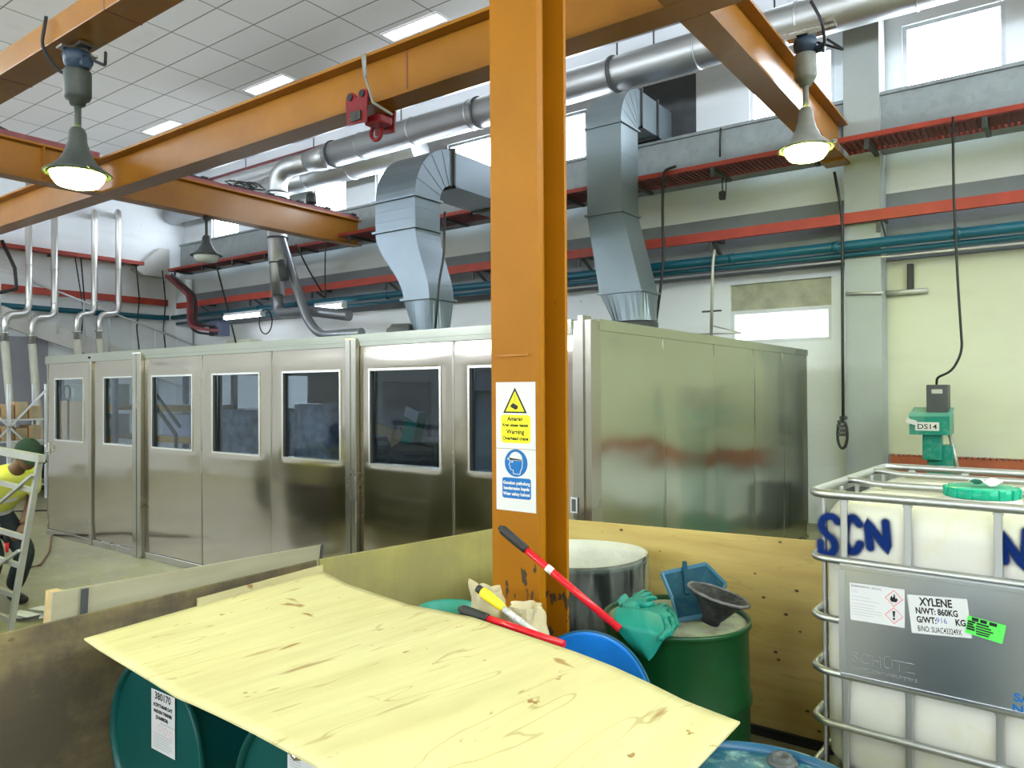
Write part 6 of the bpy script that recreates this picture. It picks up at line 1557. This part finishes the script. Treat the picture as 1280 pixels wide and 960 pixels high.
MB().box(q.x-0.04, q.x+0.04, 9.46, 9.54, q.z-0.07, q.z+0.04, 0.015).build('socket_body', 'dark', t)
cable('thin wire hanging against the grey girder near the right cross beam', [(901, 160, 9.95), (900, 175, 9.94), (900, 196, 9.94)], 0.014)
cable('thin grey rod hanging from the red rail beside the low window', [(893, 312, 9.70), (891, 330, 9.70), (889, 420, 9.70)], 0.022, 'scaffold', 'hanging_rod', 'rod')
cable('slanting black cable from the left red tray to the red rail', [(370, 305, 9.28), (384, 335, 9.4), (403, 366, 9.75)], 0.016)
cable('slanting black cable crossing behind the unlit lamp', [(270, 330, 9.28), (283, 380, 9.6), (296, 433, 9.7)], 0.018)
cable('thin paired cord hanging left of the S-shaped duct', [(407, 305, 9.3), (406, 340, 9.3), (407, 372, 9.7)], 0.012)
tag(MB().tube([at(408+22*math.cos(k), 300, Y=9.7)*0+V((at(332, 405, Y=9.6).x+0.22*math.cos(2*PI*k/16), 9.6, at(332, 402, Y=9.6).z+0.26*math.sin(2*PI*k/16))) for k in range(17)], 0.014, 6, caps=False).build('hanging_loop', 'dark'), 'thin dark cable loop on the back wall beside the left fluorescent tube', 'cable')
# pipes on the pier and cream wall
q0, q1_, q2_ = at(1058, 367, Y=9.93), at(1104, 366, Y=9.93), at(1160, 363, Y=10.3)
t = thing('wall_pipe', 'grey capped pipe stub crossing the pier to the cream wall', 'pipe', tuple(q1_))
MB().tube([q0, q1_], 0.02, 8).build('pipe_run', 'scaffold', t); MB().tube([at(1104, 367, Y=10.28), q2_], 0.035, 10).build('capped_end', 'scaffold', t)
q = at(1138, 347, Y=10.3); MB().box(q.x-0.035, q.x+0.035, 10.27, 10.33, q.z-0.15, q.z+0.17, 0.01).build('valve', 'dark', t)
q = at(1000, 602, Y=9.9)
q0 = at(1068, 609, Y=9.8); tag(MB().box(q0.x-0.05, q0.x+0.35, 9.6, 9.9, 0, q0.z, 0.01).build('dark_cabinet', 'dkgrey'), 'dark low cabinet before the pier behind the tank cage', 'cabinet')
# wall hook rail by the low window
t = thing('swing_bracket', 'thin steel swing arm on the back wall in front of the low window', 'arm', tuple(at(889, 415, Y=9.7)))
MB().tube([at(868, 418, Y=9.8), at(926, 416, Y=9.7)], 0.014, 6).tube([at(890, 407, Y=9.76), at(926, 416, Y=9.7)], 0.010, 6).build('arm', 'scaffold', t)
q = at(889, 389, Y=9.8); MB().box(q.x-0.13, q.x+0.14, 9.79, 9.81, q.z-0.012, q.z+0.012).build('cross_bar', 'dkgrey', t)

# ------------------------------------------------------------------ column signs
sg = thing('safety_sign', 'white paper sign with a yellow crane warning triangle on the yellow column', 'sign', (-1.87, 2.597, 1.69))
sh = thing('safety_sign', 'white paper sign with a blue safety helmet disc on the yellow column', 'sign', (-1.87, 2.597, 1.41))
SX0, SZ1 = -1.976, 1.834
def sp(px, py): return V((SX0+(px-103)*0.000838, 2.5968, SZ1-(py-88)*0.000672))
def spoly(mb, pts, dy=0.0): mb.poly([sp(*p)+V((0, -dy, 0)) for p in pts]); return mb
def rr2(x0, x1, y0, y1, r):
    out = []
    for cx, cy, a in ((x1-r, y1-r, 0), (x0+r, y1-r, 90), (x0+r, y0+r, 180), (x1-r, y0+r, 270)):
        for k in range(6): t_ = math.radians(a+18*k); out.append((cx+r*math.cos(t_), cy+r*math.sin(t_)))
    return out
def spap(p, y0, y1):
    a, b = sp(103, y0), sp(351, y1); return MB().box(a.x, b.x, 2.5972, 2.5995, b.z, a.z).build('sheet', 'signwhite', p)
spap(sg, 88, 514); spap(sh, 517, 912)
s_ = spoly(MB(), [(225, 122), (300, 286), (150, 286)]).build('triangle_border', 'ink', sg)
spoly(MB(), [(225, 146), (284, 276), (166, 276)], 0.0004).build('triangle_field', 'signyel', sg)
mb = spoly(MB(), [(223.5, 160), (226.5, 160), (226.5, 205), (223.5, 205)], 0.0008)
for a_, b_ in (((225, 205), (212, 226)), ((225, 205), (238, 226))): spoly(mb, [(a_[0]-1.5, a_[1]), (a_[0]+1.5, a_[1]), (b_[0]+1.5, b_[1]), (b_[0]-1.5, b_[1])], 0.0008)
spoly(mb, [(198, 236), (214, 222), (245, 240), (244, 256), (230, 266), (198, 248)], 0.0008); mb.build('load_symbol', 'ink', sg)
spoly(MB(), rr2(136, 321, 298, 478, 20)).build('text_panel', 'signyel', sg)
def stext(rows, p, m, nm='lettering'):
    mb = MB()
    for tx, x, y, s, sx in rows: q = sp(x, y); text_into(mb, tx, s, (q.x, 2.5960, q.z), (1, 0, 0), (0, 0, 1), 'CENTER', 0, sx, 0.0008)
    mb.build(nm, m, p)
stext([('Amaran', 226, 335, 0.026, 0.98), ('Kren atasan kepala', 227, 372, 0.0185, 0.96), ('Warning', 227, 419, 0.027, 0.98), ('Overhead crane', 227, 458, 0.021, 0.98)], sg, 'ink')
spoly(MB(), [(230+72*math.cos(2*PI*k/40), 605+88*math.sin(2*PI*k/40)) for k in range(40)]).build('helmet_disc', 'signblue', sh)
mb = spoly(MB(), [(186, 585), (190, 562), (203, 543), (220, 534), (234, 533), (252, 541), (266, 558), (272, 588)], 0.0005)
spoly(mb, [(176, 576), (188, 572), (274, 584), (274, 591), (188, 588), (176, 584)], 0.0005)
fl_ = [(190, 590), (192, 604), (184, 618), (193, 626), (191, 640), (200, 648), (212, 652), (214, 674), (254, 676), (258, 656), (268, 634), (271, 592)]
for a_, b_ in zip(fl_, fl_[1:]):
    dx, dy = b_[0]-a_[0], b_[1]-a_[1]; l_ = math.hypot(dx, dy); nx, ny = -dy/l_*2, dx/l_*2
    spoly(mb, [(a_[0]+nx, a_[1]+ny), (b_[0]+nx, b_[1]+ny), (b_[0]-nx, b_[1]-ny), (a_[0]-nx, a_[1]-ny)], 0.0005)
spoly(mb, [(206+6*math.cos(2*PI*k/12), 598+6*math.sin(2*PI*k/12)) for k in range(12)], 0.0005); mb.build('helmet_symbol', 'signwhite', sh)
spoly(MB(), rr2(142, 322, 700, 832, 14)).build('text_panel', 'signblue', sh)
stext([('Gunakan pelindung', 232, 742, 0.0195, 0.94), ('keselamatan kepala', 232, 776, 0.019, 0.92), ('Wear safety helmet', 232, 812, 0.019, 0.92)], sh, 'signwhite')
q = at(714.5, 632, Y=4.15)
t = thing('wall_socket', 'small framed switch plate on the booth face right of the column', 'switch', tuple(q))
MB().box(q.x-0.02, q.x+0.03, 4.17, 4.185, q.z-0.05, q.z+0.05).build('plate', 'white', t); MB().box(q.x-0.01, q.x+0.02, 4.166, 4.169, q.z-0.04, q.z+0.04).build('rocker', 'dkgrey', t)

# unseen drums added left of the view to darken the booth's low reflection
M['olive'] = paint('olive_drum_paint', (0.085, 0.092, 0.03), 0.45, var=0.3)
dr0 = None
for k in range(7):
    for j in range(2):
        if dr0 is None:
            dr0 = MB().lathe([(0, 0), (0.29, 0), (0.29, 0.27), (0.30, 0.29), (0.29, 0.31), (0.29, 0.57), (0.30, 0.59), (0.29, 0.61), (0.29, 0.86), (0.297, 0.88), (0.28, 0.88), (0.275, 0.865), (0, 0.865)], (0, 0, 0), 24).build('added_mirror_drum', 'olive')
            d_ = dr0
        else: d_ = dr0.copy(); C.objects.link(d_)
        d_.location = (-5.7-k*0.66, 1.05-j*0.66, 0)
        tag(d_, 'unseen olive drum added outside the left picture edge to mirror low in the booth', 'drum', 'added drums mirrored in the booth')
# ------------------------------------------------------------------ world and colour management
w = bpy.data.worlds.new('daylight'); bpy.context.scene.world = w; w.use_nodes = True
bg = w.node_tree.nodes['Background']; bg.inputs[0].default_value = (0.75, 0.86, 1.0, 1); bg.inputs[1].default_value = 1.5
sc = bpy.context.scene
sc.view_settings.view_transform = 'Standard'; sc.view_settings.look = 'None'; sc.view_settings.gamma = 1
sc.view_settings.use_curve_mapping = False; sc.view_settings.exposure = 0.12
try:
    sc.cycles.use_denoising = True; sc.cycles.sample_clamp_indirect = 6; sc.cycles.max_bounces = 8; sc.cycles.diffuse_bounces = 4
    sc.cycles.glossy_bounces = 4; sc.cycles.transparent_max_bounces = 12; sc.cycles.caustics_reflective = False; sc.cycles.caustics_refractive = False
except Exception: pass
